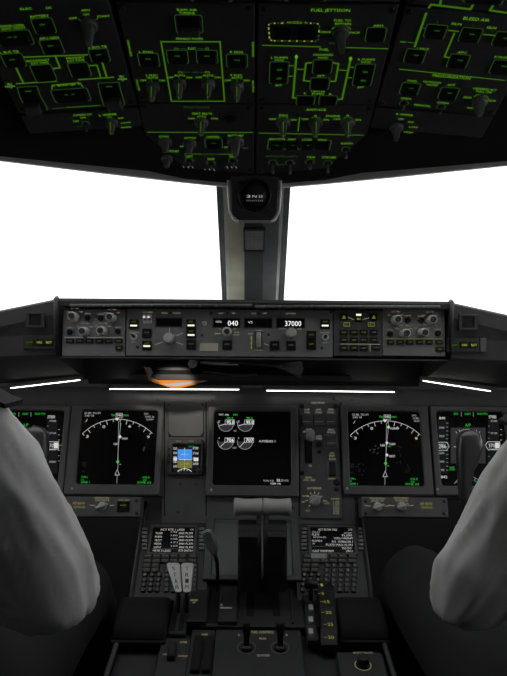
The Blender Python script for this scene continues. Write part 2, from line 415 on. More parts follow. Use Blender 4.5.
G(h, 'C1', 174, 178, 48.3, 1.8, 'green'); G(h, 'ELEC', 188, 196, 48.2, 2.2, 'green'); G(h, 'C2', 205, 209, 48.3, 1.8, 'green')
h.S(h.print, [(180,48.3),(186,48.3)], .7, 'greend'); h.S(h.print, [(198,48.3),(203,48.3)], .7, 'greend')
G(h, 'C1', 178, 182, 72, 1.8, 'green'); G(h, 'AIR', 192, 198, 72, 2, 'greend'); G(h, 'C2', 205, 210, 72, 1.8, 'green'); h.S(h.print, [(183,72),(190,72)], .6, 'greend'); h.S(h.print, [(199,72),(204,72)], .6, 'greend')
for kx, dy, nm in ((153, 3, 'L ELEC'), (180, 0, None), (208.5, 0, None), (237.5, 3, 'R ELEC')):
    if nm: G(h, nm, kx - 7, kx + 5, 75, 2, 'green')
    G(h, 'AUTO', kx - 6, kx + 5, 75.2 + dy * .8, 2, 'green'); G(h, 'OFF', kx - 13, kx - 6.5, 77.2 + dy, 1.9, 'green'); G(h, 'ON', kx + 6, kx + 12, 77.2 + dy, 1.9, 'green')
    h.S(h.print, [(kx - 6, 79 + dy),(kx - 4.5, 81 + dy)], .8, 'greend'); h.S(h.print, [(kx + 6, 79 + dy),(kx + 4.5, 81 + dy)], .8, 'greend')
    oh_knob(h, kx - .3, 83.5 + dy, 1.0)
for px, py, n, t_ in ((129.5, 48, 16, 'DEMAND'), (138, 85, 11, 'AUTO'), (253, 49.5, 15, 'DEMAND'), (253, 86, 12, 'AUTO')):
    G(h, t_, px - n/2, px + n/2, py, 2.2, 'green', rot=math.radians(90 if px < 200 else -90))
oh_done(h)

# ---- passenger signs and exterior lighting
s_ = oh_module('signs_and_lighting_panel', 'black overhead panel with seat belt sign knob, dark oval recess and landing light toggles', OHC, -.1445, -.0005, 104, 174)
G(s_, 'PASS SIGNS', 184, 210, 107, 2.2, 'greend'); G(s_, 'SEAT BELTS', 192, 212, 113.4, 2.0, 'green'); G(s_, 'AUTO', 197, 206, 116.4, 1.8, 'green'); G(s_, 'OFF', 188, 195, 118.3, 1.8, 'green'); G(s_, 'ON', 211, 217.5, 118.3, 1.8, 'green')
oh_knob(s_, 201.5, 121.5, 1.0)
c = s_.L(230, 118); mb = MB(); mb.ring([(c[0] + .0105*math.cos(a), c[1] + .0085*math.sin(a)) for a in [math.tau*k/28 for k in range(28)]], [(c[0] + .0085*math.cos(a), c[1] + .0065*math.sin(a)) for a in [math.tau*k/28 for k in range(28)]], 0, .0015, 'over', .0004); mb.poly([(c[0] + .0086*math.cos(a), c[1] + .0066*math.sin(a)) for a in [math.tau*k/28 for k in range(28)]], 'matte', .0003)
s_.part('recessed_socket', mb)
s_.S(s_.print, [(147,132),(253,132.3)], 1.1, 'green')
G(s_, 'STORM', 159, 168.5, 136.6, 2.2, 'green'); G(s_, 'DOME', 156, 161, 151, 2, 'green'); G(s_, 'MSTR BRT', 169, 179, 151, 2.2, 'green')
oh_knob(s_, 165.5, 141.5, 1.0, line=None, tall=.8); oh_knob(s_, 167, 158, .85, line=None, tall=.85)
G(s_, 'GLARESHIELD', 184, 196, 137.6, 1.7, 'green'); G(s_, 'DIM', 180, 184, 146.3, 1.6, 'green'); oh_knob(s_, 189.5, 142.5, 1.0, line=None, tall=.8)
G(s_, 'OVERHEAD', 206.5, 219.5, 136.6, 2, 'green'); oh_button(s_, [(204.5,138.5),(222,138.5),(222.5,147.5),(205.5,147.5)])
G(s_, 'MASTER BRT', 228, 243.5, 135.6, 2.4, 'green'); G(s_, 'DIM', 224, 228, 147, 1.6, 'green'); G(s_, 'BRT', 243, 248.5, 148, 1.8, 'greend'); oh_knob(s_, 235.5, 141, 1.25, line=None, tall=.85)
s_.S(s_.print, [(184.5,153.7),(202,153.9)], .9, 'green'); s_.S(s_.print, [(219,154),(236,154)], .9, 'green'); G(s_, 'LANDING', 203, 218, 154, 2, 'greend')
for x, y, nm in ((189.5, 160.5, 'LEFT'), (211, 163, 'NOSE'), (233, 160.5, 'RIGHT')):
    G(s_, nm, x - 3.5, x + 3.5, y - 4.3, 2, 'green'); oh_toggle(s_, x, y, .008, r=4.5)
    for k in (-1, 0, 1): s_.S(s_.print, [(x - 2 + k*4.4, y + 5.5),(x - .6 + k*4.4, y + 7.6)], .8, 'white')
oh_done(s_)

# ---- fuel panel
f_ = oh_module('fuel_pump_panel', 'black overhead panel with yellow dashed nozzle switches and green fuel pump lines', OHC, .0005, .1465, 3, 104)
G(f_, 'FUEL JETTISON', 311, 350, 10, 3.0, 'green')
G(f_, 'L  NOZZLE  R', 283, 307, 22.3, 2.0, 'green')
q0 = [(268.5,25),(270,23),(317,23),(319.5,25),(318.5,39),(316.5,41),(272,40.5),(269.5,38.5)]
pts = q0 + [q0[0]]
for i in range(len(pts)-1):
    (x0, y0), (x1, y1) = pts[i], pts[i+1]; n = max(1, int(math.hypot(x1-x0, y1-y0) / 3.6))
    for k in range(n):
        if i == 1 and 3 < k < 10: continue
        a0, a1 = k/n, (k + .55)/n
        f_.S(f_.print, [(x0 + (x1-x0)*a0, y0 + (y1-y0)*a0), (x0 + (x1-x0)*a1, y0 + (y1-y0)*a1)], 1.5, 'yg' if i in (0, 2, 6, 7) or k % 2 else 'greend')
for x0, x1 in ((271.5, 293), (294.5, 316)): oh_button(f_, [(x0,25.5),(x1,25.5),(x1,38.5),(x0,38.5)], leg=None, outline=None)
G(f_, 'FUEL TO', 334, 351, 20.2, 2.2, 'green'); G(f_, 'REMAIN', 335, 351, 23.6, 2.2, 'green'); G(f_, 'DECR', 321, 331, 31.8, 2, 'green'); G(f_, 'INCR', 349.5, 360, 32.3, 2, 'green'); G(f_, 'PULL', 329, 335, 43, 1.8, 'greend')
f_.S(f_.print, [(331.5,29),(334,27),(338,26.2)], 1.1, 'green'); f_.S(f_.print, [(345,26.2),(349,27),(351,29)], 1.1, 'green')
oh_knob(f_, 341, 31, 1.25, line=None, tall=1.1)
G(f_, 'ARM', 373, 383, 25.4, 2.2, 'green'); oh_button(f_, [(368,27),(387.5,27.5),(384,41.5),(364,41)], leg=None)
f_.S(f_.print, [(262,45),(321,46.6)], 1.2, 'green'); f_.S(f_.print, [(346,47.3),(388.5,48.5)], 1.2, 'green')
G(f_, 'FUEL', 319.5, 329, 49.3, 2.4, 'green')
G(f_, 'L PUMPS', 271, 288, 57.4, 2, 'green'); G(f_, 'FWD', 275, 284, 60, 1.8, 'green'); G(f_, 'AFT', 275, 282, 85.2, 2, 'green')
oh_button(f_, [(270,61.5),(289,61.5),(288,83.5),(269,83)], sub=2)
G(f_, 'R PUMPS', 358, 375, 59.3, 2, 'green'); G(f_, 'FWD', 361, 371, 62, 1.8, 'green'); G(f_, 'AFT', 357, 364, 87.2, 2, 'green')
oh_button(f_, [(356,63.5),(375.5,64),(371,86),(352,85)], sub=2)
G(f_, 'CROSSFEED', 313, 333, 54.6, 2, 'green'); G(f_, 'FWD', 318, 328, 57.5, 1.8, 'green'); G(f_, 'AFT', 317, 325, 75.6, 2, 'green')
oh_button(f_, [(313,59.5),(333,59.5),(331.5,73),(312.5,73)], leg=None); oh_button(f_, [(311,77.5),(330,77.5),(328.5,89.5),(309.5,89.5)], leg=None)
G(f_, 'CENTER', 311, 325, 91.2, 1.9, 'green'); G(f_, 'PUMPS', 312, 324, 93.8, 1.9, 'green'); G(f_, 'L', 304, 307, 93, 1.8, 'green'); G(f_, 'R', 329, 332, 94, 1.8, 'green')
oh_button(f_, [(297,95.5),(315.5,95.5),(314,104),(295.5,104)], leg=None); oh_button(f_, [(320,95.5),(338.5,95.5),(336,104),(318,104)], leg=None)
for pts, w in (([(296.3,57),(293,97.5),(296,98)], 2.3), ([(350.5,59),(342,99),(338,99)], 2.3), ([(289,65.5),(294,65.5)], 1.3), ([(288,76),(293,76)], 1.3), ([(297,69),(304,69)], 1.3),
               ([(312,62.3),(306,63),(303.7,80.5),(310,81)], 1.9), ([(333,62.5),(338.5,63.5),(335.5,81),(330,81)], 1.9), ([(338,69.7),(347,70.2)], 1.3), ([(349,67),(354,67)], 1.3), ([(347,77.3),(352,77.6)], 1.3)):
    f_.S(f_.print, pts, w, 'green')
for x, y in ((296.4, 56.5), (350.6, 58.4)): f_.print.poly(f_.Q([(x-2, y),(x, y-2.4),(x+2, y),(x, y+2.4)]), 'green', .0005)
oh_done(f_)

# ---- anti-ice and lights
a_ = oh_module('anti_ice_panel', 'black overhead panel with three anti ice knobs above a row of four small switches', OHC, .0005, .1465, 104, 174)
G(a_, 'ANTI-ICE', 306, 326, 109.5, 2.3, 'green'); G(a_, 'WING', 278.5, 288, 115.2, 2, 'green'); G(a_, 'AUTO', 278, 288, 118, 1.8, 'green')
for kx in (283, 315.5, 347.5):
    G(a_, 'OFF', kx - 14, kx - 7, 119, 1.9, 'green'); G(a_, 'ON', kx + 7.5, kx + 13.5, 119.6, 1.9, 'green'); oh_knob(a_, kx, 122, 1.05)
    if kx > 300: G(a_, 'L' if kx < 330 else 'R', kx - 1, kx + 1.5, 115.4, 1.8, 'green'); G(a_, 'AUTO', kx - 4, kx + 4.5, 117.6, 1.6, 'green')
G(a_, 'ENGINE', 326, 340, 115.8, 2, 'green'); a_.S(a_.print, [(299.5,117),(298,131)], 1.3, 'green'); a_.S(a_.print, [(258.5,132.8),(364,135)], 1.1, 'green')
for k, (nm, x0, x1) in enumerate((('BEACON', 269.5, 285), ('NAV', 288, 295.5), ('LOGO', 302, 312), ('WING', 317.5, 326.5))):
    G(a_, nm, x0, x1, 138.9 + k*.25, 2, 'green'); xx = 270 + k*15.4
    oh_button(a_, [(xx,141),(xx+14,141),(xx+13.5,148.5),(xx-.5,148.5)], leg='ON' if k < 3 else None, outline=None)
a_.S(a_.print, [(283,139.5),(268.5,139.5),(267.5,148.8),(314,149)], 1, 'greend'); a_.S(a_.print, [(328,140),(331.5,140.2),(329.5,149.4)], 1, 'greend')
G(a_, 'RUNWAY', 341, 353, 143.3, 2, 'green'); G(a_, 'OFF', 353, 358, 149.5, 1.3, 'green'); oh_toggle(a_, 346, 149.5, .012, r=4.5)
G(a_, 'INDICATOR LIGHTS', 266, 297.5, 156.2, 2, 'greend'); G(a_, 'OFF', 277, 284, 164.7, 1.8, 'greend')
oh_toggle(a_, 273, 162.5, .016, 'knobdark', 4.5); oh_toggle(a_, 290, 163, .016, 'knobdark', 4.5)
G(a_, 'TAXI', 306.5, 315, 157, 2, 'green'); oh_toggle(a_, 310, 162, .010, r=4.5); G(a_, 'STROBE', 322, 336, 157.2, 2, 'green'); oh_toggle(a_, 328, 163, .014, 'knobdark', 4.5)
oh_done(a_)

# ---- bleed air and pressurisation
b_ = oh_module('bleed_air_panel', 'black overhead panel with slanting green bleed duct lines and outflow valve switches', OHR, .001, cO, 9, 112, pxc=440)
G(b_, 'BLEED AIR', 463, 490, 19, 3.2, 'green')
b_.S(b_.print, [(426.3,12.5),(414.5,47)], 2.6, 'green'); G(b_, 'L', 437, 439.5, 21.8, 2, 'greend'); oh_button(b_, [(427,24),(448.5,25),(443.5,38.5),(423,37)])
b_.S(b_.print, [(400,41.5),(406,42)], 1.4, 'green'); b_.S(b_.print, [(408,42),(414.5,42.7)], 1.4, 'greend'); b_.S(b_.print, [(422,27.5),(425,28)], 1.4, 'greend')
G(b_, 'ISLN', 451.5, 461.5, 23.7, 2.4, 'green'); G(b_, 'ISLN', 487, 496.5, 27.5, 2.4, 'green'); G(b_, 'C', 472.5, 475, 25.6, 2, 'greend')
b_.S(b_.print, [(448,30),(459,31.2)], 1.5, 'green'); b_.S(b_.print, [(483,34),(495.5,35.3)], 1.5, 'green'); b_.S(b_.print, [(454.5,32.5),(444.5,56.5),(450,57.5)], 2, 'green')
oh_button(b_, [(463,26.5),(483.5,29),(478,43),(457.5,40.5)]); oh_button(b_, [(496.5,30.5),(517,33),(511.5,47),(491.5,44.5)])
G(b_, 'L PACK', 417, 429.5, 48.6, 2.2, 'green'); oh_button(b_, [(407,48.5),(427,49.5),(422.5,63),(403,62)]); G(b_, 'APU', 457.5, 466.5, 52.2, 2.2, 'green'); oh_button(b_, [(451,53.5),(471,55),(465.5,68.5),(446,66.5)])
G(b_, 'R PACK', 494.5, 508, 57, 2.2, 'green'); oh_button(b_, [(494,59),(515,61),(510,75),(489,72.5)])
b_.S(b_.print, [(399,68.8),(505,80.2)], 1.2, 'green'); G(b_, 'PRESSURIZATION', 432, 471, 76.6, 2.8, 'green')
G(b_, 'FWD', 407.5, 417, 80.8, 2, 'green'); G(b_, 'OUTFLOW', 423, 441.5, 82, 2, 'green'); G(b_, 'VALVES', 426, 438, 84.6, 2, 'green'); G(b_, 'AFT', 447, 455.5, 84.8, 2, 'green')
oh_button(b_, [(402.5,82),(421,83.5),(417.5,95),(399,93.5)], leg='AUTO'); oh_button(b_, [(442,86.5),(460,88.5),(455,100),(437,98)], leg='AUTO')
G(b_, 'OPEN', 400.5, 411, 98.3, 1.8, 'green'); oh_toggle(b_, 404, 103, .008, r=4.5); G(b_, 'MANUAL', 414, 431, 105.2, 2, 'green'); G(b_, 'OPEN', 437, 448.5, 102.6, 1.8, 'green'); oh_toggle(b_, 441, 107, .008, r=4.5)
G(b_, 'LANDING ALT', 473, 497, 89, 2.2, 'green'); G(b_, 'PULL ON', 476, 492, 91.6, 2, 'green'); G(b_, 'DECR', 463.5, 472, 97.3, 2, 'green'); G(b_, 'INCR', 487.5, 496, 100.5, 2, 'green'); G(b_, 'PUSH', 467, 473, 107.7, 1.8, 'green')
b_.S(b_.print, [(474,96.5),(477,94.5),(480,94.3)], 1, 'green'); b_.S(b_.print, [(484,94.8),(487,96.3),(488.5,98.5)], 1, 'green')
oh_knob(b_, 479.5, 101, 1.15, line=None, tall=.9)
oh_done(b_)
w2 = oh_module('wiper_selector_panel', 'small black overhead strip with a pale wiper knob below the outflow valve switches', OHR, .001, cO, 113, 135, corner_screws=False, pxc=440)
G(w2, 'R WIPER', 396, 413.5, 114.5, 2, 'green'); G(w2, 'OFF', 398, 404, 118.8, 1.9, 'green'); G(w2, 'INT', 408, 414, 122, 1.8, 'green'); G(w2, 'LOW', 409, 418, 127, 1.8, 'green'); G(w2, 'HIGH', 404, 413, 132, 1.8, 'green')
oh_knob(w2, 396.5, 126.5, 1.0, line=None); oh_done(w2)

# ---- the next row of panels above, just reaching into view
r1 = oh_module('air_conditioning_panel', 'overhead panel at the top edge of view above the bleed air panel', OHR, .001, cO, -75, 8, pxc=440)
for pts in ([(428.5,8),(431,4.3),(470.5,9),(473,4.3)], [(440,4.8),(441.5,-3)], [(493.5,4.5),(490,10),(509,13)]): r1.S(r1.print, pts, 2.4, 'green')
oh_button(r1, [(465,-12),(505,-8),(503,5.5),(463,1)], leg=None); oh_done(r1)
for a0, a1, lab, x in ((-.1445, -.0005, 'overhead panel at the top edge of view above the ram air turbine switch', 211), (.0005, .1465, 'overhead panel at the top edge of view above the fuel jettison heading', 306)):
    r_ = oh_module('overhead_control_panel', lab, OHC, a0, a1, -75, 2); oh_button(r_, [(x-21,-18),(x+21,-18),(x+21,1),(x-21,1)], leg=None); oh_done(r_)

# ================================================================== CEILING, WINDOWS, SHELL
def oh_z(X, Y):                                   # height of the panel mounting surface
    z = .6145 - math.tan(tO) * Y
    if X > .147: z -= math.tan(cant) * (X - .147)
    if X < -.145: z -= math.tan(cant) * (-.145 - X)
    return z + .013
def head(X):                                      # front edge of the ceiling over the windscreen
    t = abs(X); ratio = .2285 + .0420 * min(1, t / .36) ** 1.25 + .02 * max(0, t - .36)
    tt = min(t, .36); drop = math.tan(cant) * max(0, tt - .146)
    Y = (.6145 - drop) / (ratio + math.tan(tO)) - .55 * max(0, t - .36)
    return Y, Y * ratio
xs = [-.95, -.8, -.65, -.5, -.42, -.36, -.30, -.25, -.20, -.15, -.10, -.05, 0, .05, .10, .15, .20, .25, .30, .36, .42, .5, .65, .8, .95]
rows = []
for X in xs:
    Yh, zh = head(X); col = []
    drop = 0 if abs(X) < .31 else (abs(X) - .31) ** 2 * .45
    Rr = .030; cy, cz_ = Yh - .24*Rr, zh + .97*Rr
    col.append((X, cy + Rr, cz_ + .045))
    for th in (90, 65, 40, 22, 8, -6, -18): col.append((X, cy + Rr*math.sin(math.radians(th)), cz_ - Rr*math.cos(math.radians(th))))
    y9, z9 = col[-1][1], col[-1][2]
    ye = min(.921 if abs(X) < .148 else .838, Yh - .035)
    ze = oh_z(X, ye) - .013 - drop
    for k in (.12, .3, .55, .8): col.append((X, y9 + (ye - y9) * k, z9 + (ze - z9) * k))
    col.append((X, ye, ze)); col.append((X, ye - .004, oh_z(X, ye) - drop))
    for Y in (.75, .6, .4, .2, 0, -.3, -.62):
        if Y < ye - .01: col.append((X, Y, min(oh_z(X, Y), .62) - drop))
        else: col.append((X, ye - .006, oh_z(X, ye) - drop))
    rows.append([(x, y, z + ZC) for x, y, z in col])
n = len(rows[0]); mb = MB()
mb.add([p for r in rows for p in r], [(i*n + j, i*n + j + 1, (i+1)*n + j + 1, (i+1)*n + j) for i in range(len(rows)-1) for j in range(n-1)], 'overseam', True)
mi = mb._mi('lip')  # rolled front edge coloured paler to stand in for its sky-lit glow
for k in range(len(mb.f)):
    if k % (n - 1) < 8: mb.m[k] = mi
ceil = structure(mb.build('ceiling'))
so = ceil.modifiers.new('thick', 'SOLIDIFY'); so.thickness = .012; so.offset = 1

# windscreen: header line to base line either side of the centre post
def glass_base(X): return Vector((X, 1.62 - .22 * (abs(X) / .8) ** 1.5, ZC - .03))
for sgn, nm in ((-1, 'window_1'), (1, 'window_2')):
    top, bot = [], []
    for k in range(9):
        X = sgn * (.045 + k * (.8 - .045) / 8); Yh, zh = head(X); top.append(Vector((X, Yh + .018, zh + ZC + .012))); bot.append(glass_base(sgn * (.05 + k * (.82 - .05) / 8)))
    vs = top + bot + [p + Vector((0, .012, .012)) for p in top + bot]; fs = []
    for k in range(8): fs += [(k, k+1, 9+k+1, 9+k), (18+k, 27+k, 27+k+1, 18+k+1)]
    structure(MB().add(vs, fs, 'glass', True).build(nm))
# side windows, sills, walls
for sgn, side, wn in ((-1, 'left', 'window_3'), (1, 'right', 'window_3')):
    X = sgn * .96; mb = MB(); y0, y1, z0, z1, zt = -.62, .80, ZC - .20, ZC + .26, ZC + .55
    def slab(ya, yb, za, zb): mb.add([(X + dx*sgn, y, z) for dx in (0, .03) for y, z in ((ya, za), (yb, za), (yb, zb), (ya, zb))], [(0,1,2,3), (7,6,5,4), (0,4,5,1), (1,5,6,2), (2,6,7,3), (3,7,4,0)], 'lining')
    slab(y0, 2.0, 0, z0); slab(y0, .05, z0, z1); slab(y0, y1, z1, zt); slab(.40, .47, z0, z1); slab(.75, .86, z0, z1)
    if sgn < 0: slab(.05, .40, z0, z1); slab(.47, .75, z0, z1)       # unseen left panes walled up to dim the left sleeve
    structure(mb.build('wall_' + side, fix=True))
    mb = MB()
    for ya, yb in () if sgn < 0 else ((.05, .40), (.47, .75)):
        mb.add([(X + sgn*(.012 + d), y, z) for d in (0, .006) for y, z in ((ya, z0), (yb, z0), (yb, z1), (ya, z1))], [(0,1,2,3), (7,6,5,4)], 'glass')
    if sgn > 0: structure(mb.build(wn))
    # corner pillar between windscreen and side window
    mb = MB(); Yh, zh = head(.8); b0 = glass_base(sgn * .82)
    mb.tube([(sgn*.80, Yh + .02, zh + ZC + .03), (sgn*.815, (Yh + b0.y)/2 + .02, (zh + ZC + b0.z)/2), (sgn*.83, b0.y + .02, b0.z - .05)], .035, 'lining', 8)
    structure(mb.build('trim_' + ('2' if sgn < 0 else '3')))
structure(MB().box((0, .6, -.02), (2.05, 3.2, .04), 'carpet').build('floor'))
structure(MB().box((0, -.64, .85), (2.0, .04, 1.75), 'lining').build('wall_rear'))
structure(MB().box((0, 2.02, .54), (2.0, .04, 1.10), 'matte').build('wall_front'))

# centre post: dark seals, pale edges, beige and grey faces
mb = MB()
def post_strip(xt0, xt1, xb0, xb1, z0, z1, m):
    (at0, bt0), (at1, _), (ab0, bb0), (ab1, _) = POST.at(xt0, 200), POST.at(xt1, 200), POST.at(xb0, 300), POST.at(xb1, 300)
    bt, bb = POST.at(253, 178)[1], POST.at(253, 300)[1]; k0 = (bt - bt0)/(bt0 - bb0); 
    def ext(at, ab, b_): s = (b_ - bb)/(bt0 - bb); return ab + (at - ab)*s
    be = bb - .30
    q = [(ext(at0, ab0, bt), bt), (ext(at1, ab1, bt), bt), (ext(at1, ab1, be), be), (ext(at0, ab0, be), be)]
    mb.prism(q, z0, z1, m)
post_strip(215.5, 291, 221, 284.8, -.045, -.030, 'seal')
post_strip(223.5, 283.5, 227, 278, -.030, .004, 'postedge')
post_strip(227.5, 246, 229.5, 245, -.02, .0055, 'post')
post_strip(263, 280, 262, 275.5, -.02, .0055, 'postgrey')
post_strip(244.5, 263.5, 244.5, 262.5, -.02, .008, 'postmid')
po = structure(mb.build('trim_1')); po.matrix_world = POST.mat(0, 0)

# deviation card on the post
t = Thing('deviation_card', 'small grey card with lines of figures in a black frame on the window post', 'card', POST, 254, 240, h=.008)
t.part('card_holder', MB().ring(t.R(243.5, 228, 265, 251.5), t.R(245.3, 229.8, 263.4, 249.8), 0, .003, 'black', .0006))
t.part('card', MB().prism(t.R(245.3, 229.8, 263.4, 249.8), 0, .001, 'placard'))
mb = MB()
for k in range(7):
    for j, (a, b2) in enumerate(((247, 249.5), (250.5, 253.5), (254.5, 257.5), (258.5, 261.8))): t.T(mb, random.choice(('030', '126', '245', '178', '311')), a, b2, 232.2 + k*2.5, 1.4, 'paper', .0013)
t.part('printed_figure', mb)

# standby compass housing
HY = .926
CMP = Frame((0, HY, .21), (1, 0, 0), (0, -.10, .995))
t = Thing('standby_compass', 'black standby compass in a rounded housing at the top of the window post', 'compass', CMP, 254.5, 198)
body = t.R(229, 168, 280, 220, .014, 5); back = inset(body, .006)
t.part('housing', MB().prism(body, -.06, 0, 'dark', .004))
for x0, k in ((229.5, 1), (279.6, -1)):
    t.part('edge_rail', MB().tube([(*t.L(x0 - k*.6, 180), -.004), (*t.L(x0, 196), -.004), (*t.L(x0 + k*1.2, 211), -.004), (*t.L(x0 + k*4.5, 217.5), -.004), (*t.L(x0 + k*9, 219.6), -.006)], [.0030, .0030, .0028, .0026, .0018], 'postedge', 10))
c = t.L(254.8, 195)
t.part('face_ring', MB().lathe([(.0235, 0), (.0235, .004), (.021, .0055), (.0195, .002), (.0195, .0005)], (c[0], c[1], 0), 'black', 32))
t.part('compass_card', MB().lathe([(.0195, 0), (.017, .004), (.010, .0065), (.0005, .0072)], (c[0], c[1], 0), 'black', 28))
mb = MB()
for k, (s2, x) in enumerate((('3', 248.5), ('N', 254.5), ('33', 260.5))): t.T(mb, s2, x - 2, x + 2, 197, 2.6, 'swd', .0085)
for k in range(9): t.S(mb, [(247 + k*1.9, 200.5), (247 + k*1.9, 202)], .5, 'white', .0085)
t.part('numeral', mb)
screws(t, t.Q([(240.5, 184), (269, 184), (240.5, 210), (269, 210)]), .003, 'dark')

# ================================================================== GLARESHIELD
def bar(mb, prof_at, xs_, m, smooth=False):
    mb.loft([[(x, y, z + ZC) for y, z in prof_at(x)] for x in xs_], m, smooth)
g = bpy.data.objects.new('glareshield', None); C.objects.link(g); g.location = (0, 1.45, ZC - .05)
tag(g, 'long black glareshield hood spanning the cockpit below the windscreen', 'glareshield')
def gpart(name, mb, fix=True):
    mb.v = [(x, y - 1.45, z - ZC + .05) for x, y, z in mb.v]; return mb.build(name, g, fix)
mb = MB()
def centre(x):
    return [(1.206, .0708), (1.204, .066), (1.206, .0570), (1.222, .0562), (1.246, .0560), (1.246, -.0375), (1.2185, -.0375), (1.2150, -.0395), (1.222, -.0420), (1.385, -.046), (1.432, -.104), (1.47, -.104), (1.57, -.03), (1.60, .0)]
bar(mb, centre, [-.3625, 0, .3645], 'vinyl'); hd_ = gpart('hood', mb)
def top_colour(o):                       # upper surface made paler to bounce sky light onto the post
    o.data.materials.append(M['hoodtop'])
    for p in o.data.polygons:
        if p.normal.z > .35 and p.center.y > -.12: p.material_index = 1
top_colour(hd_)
for sg in (-1, 1):
    mb = MB()
    def wing(x):
        k = max(0, (abs(x) - .364) / .112); zt = .0705 - .0235 * k; zb = -.040 - .004 * k; yo = .05 * max(0, k - 1)
        return [(1.214 - yo, zt), (1.206 - yo, zt - .004), (1.206 - yo, zt - .028 - .004*k), (1.216 - yo, .004 - .006*k), (1.217 - yo, zb + .006), (1.222 - yo, zb), (1.40 - yo, -.088 - .010 * min(k, 1.1)), (1.47 - yo, -.096 - .008*min(k, 1.1)), (1.57 - yo, -.03 - .02 * k), (1.59 - yo, zt - .07)]
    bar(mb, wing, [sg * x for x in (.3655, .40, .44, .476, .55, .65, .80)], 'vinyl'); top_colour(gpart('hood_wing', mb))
    mb = MB(); mb.tube([(sg*.367, 1.212, ZC + .0720), (sg*.367, 1.206, ZC + .069), (sg*.367, 1.206, ZC + .03), (sg*.367, 1.214, ZC - .038)], [.004, .0052, .004, .003], 'black', 8); gpart('end_cap', mb)
# pale hand rail strip along the lip, in two lengths, with screws
for x0, x1, yy in ((70, 252, 305.4), (255, 440, 306.8)):
    a, b2 = atY(x0, yy, 1.203), atY(x1, yy, 1.203)
    mb = MB(); mb.tube([a, b2], .0032, 'dark', 8); gpart('trim_strip', mb)
for k in range(24): p = atY(72 + k*16, 305.5 + k*.06, 1.1995); gpart('screw', MB().lathe([(.0012, 0), (.0008, .001)], (p.x, p.y, p.z), 'metal', 6, 'y'))

# ---------------------------------------------------------------- control panels in the glareshield face
def mcp_module(name, label, box, m='panel2', cat='control panel'):
    cx, cy = (box[0] + box[2])/2, (box[1] + box[3])/2
    t = Thing(name, label, cat, MCP, cx, cy); c, w, hh = t.box(*box)
    t.part('faceplate', MB().prism(rr(c[0], c[1], w, hh, .0015, 2), -.008, 0, m, .0008)); t.print = MB(); return t
def key(t, x, y, w, hh, txt=None, m='yg', r=.0008, H=.003, lit=None, th=1.4, tw=.7, ty=0, capm='cap', name='button'):
    c, ww, h2 = t.box(x - w/2, y - hh/2, x + w/2, y + hh/2)
    o = t.part(name, MB().prism(rr(c[0], c[1], ww, h2, r, 2), 0, H, capm, .0006))
    mb = MB(); any_ = False
    if txt: t.T(mb, txt, x - w*tw/2, x + w*tw/2, y + ty, th, m, H + .0003); any_ = True
    if lit: mb.poly(t.R(x - w*.36, y + lit, x + w*.36, y + lit + 1.7, .0003, 1), 'lamp', H + .0003); any_ = True
    if any_: t.part('button_light' if lit else 'lettering', mb, o)
    return o
def rot_knob(t, x, y, r, hgt=.014, m='knob', top='knobtop', r2=.55, dx=0, dy=0):
    """round knob seen nearly end on; a smaller knob on its end when top is given"""
    c = t.L(x, y); u = t.sx(x, y); n_ = 24; mb = MB()
    prof = [(r*u, 0), (r*u, hgt*.25), (r*u*.86, hgt*.3), (r*u*.8, hgt*.96), (r*u*.74, hgt)]
    mb.lathe(prof, (c[0], c[1], 0), m, n_)
    for k in range(12):
        a = math.tau*k/12; mb.box((c[0] + r*u*.83*math.cos(a), c[1] + r*u*.83*math.sin(a), hgt*.6), (r*u*.10, r*u*.10, hgt*.6), m)
    o = t.part('rotary_knob', mb)
    if top:
        t.part('inner_knob', MB().lathe([(r*u*r2, hgt), (r*u*r2, hgt*1.18), (r*u*r2*.85, hgt*1.24), (r*u*r2*.6, hgt*1.2)], (c[0], c[1], 0), top, 18), o)
    return o
def dot_ring(t, x, y, r, a0, a1, n_, m='white', w=1.6, hh=1.2, txt=None):
    for k in range(n_):
        a = math.radians(a0 + (a1 - a0)*k/max(1, n_-1)); px, py = x + r*math.cos(a), y - r*math.sin(a)
        t.T(t.print, (txt[k] if txt else 'MAP'), px - w, px + w, py, hh, m)

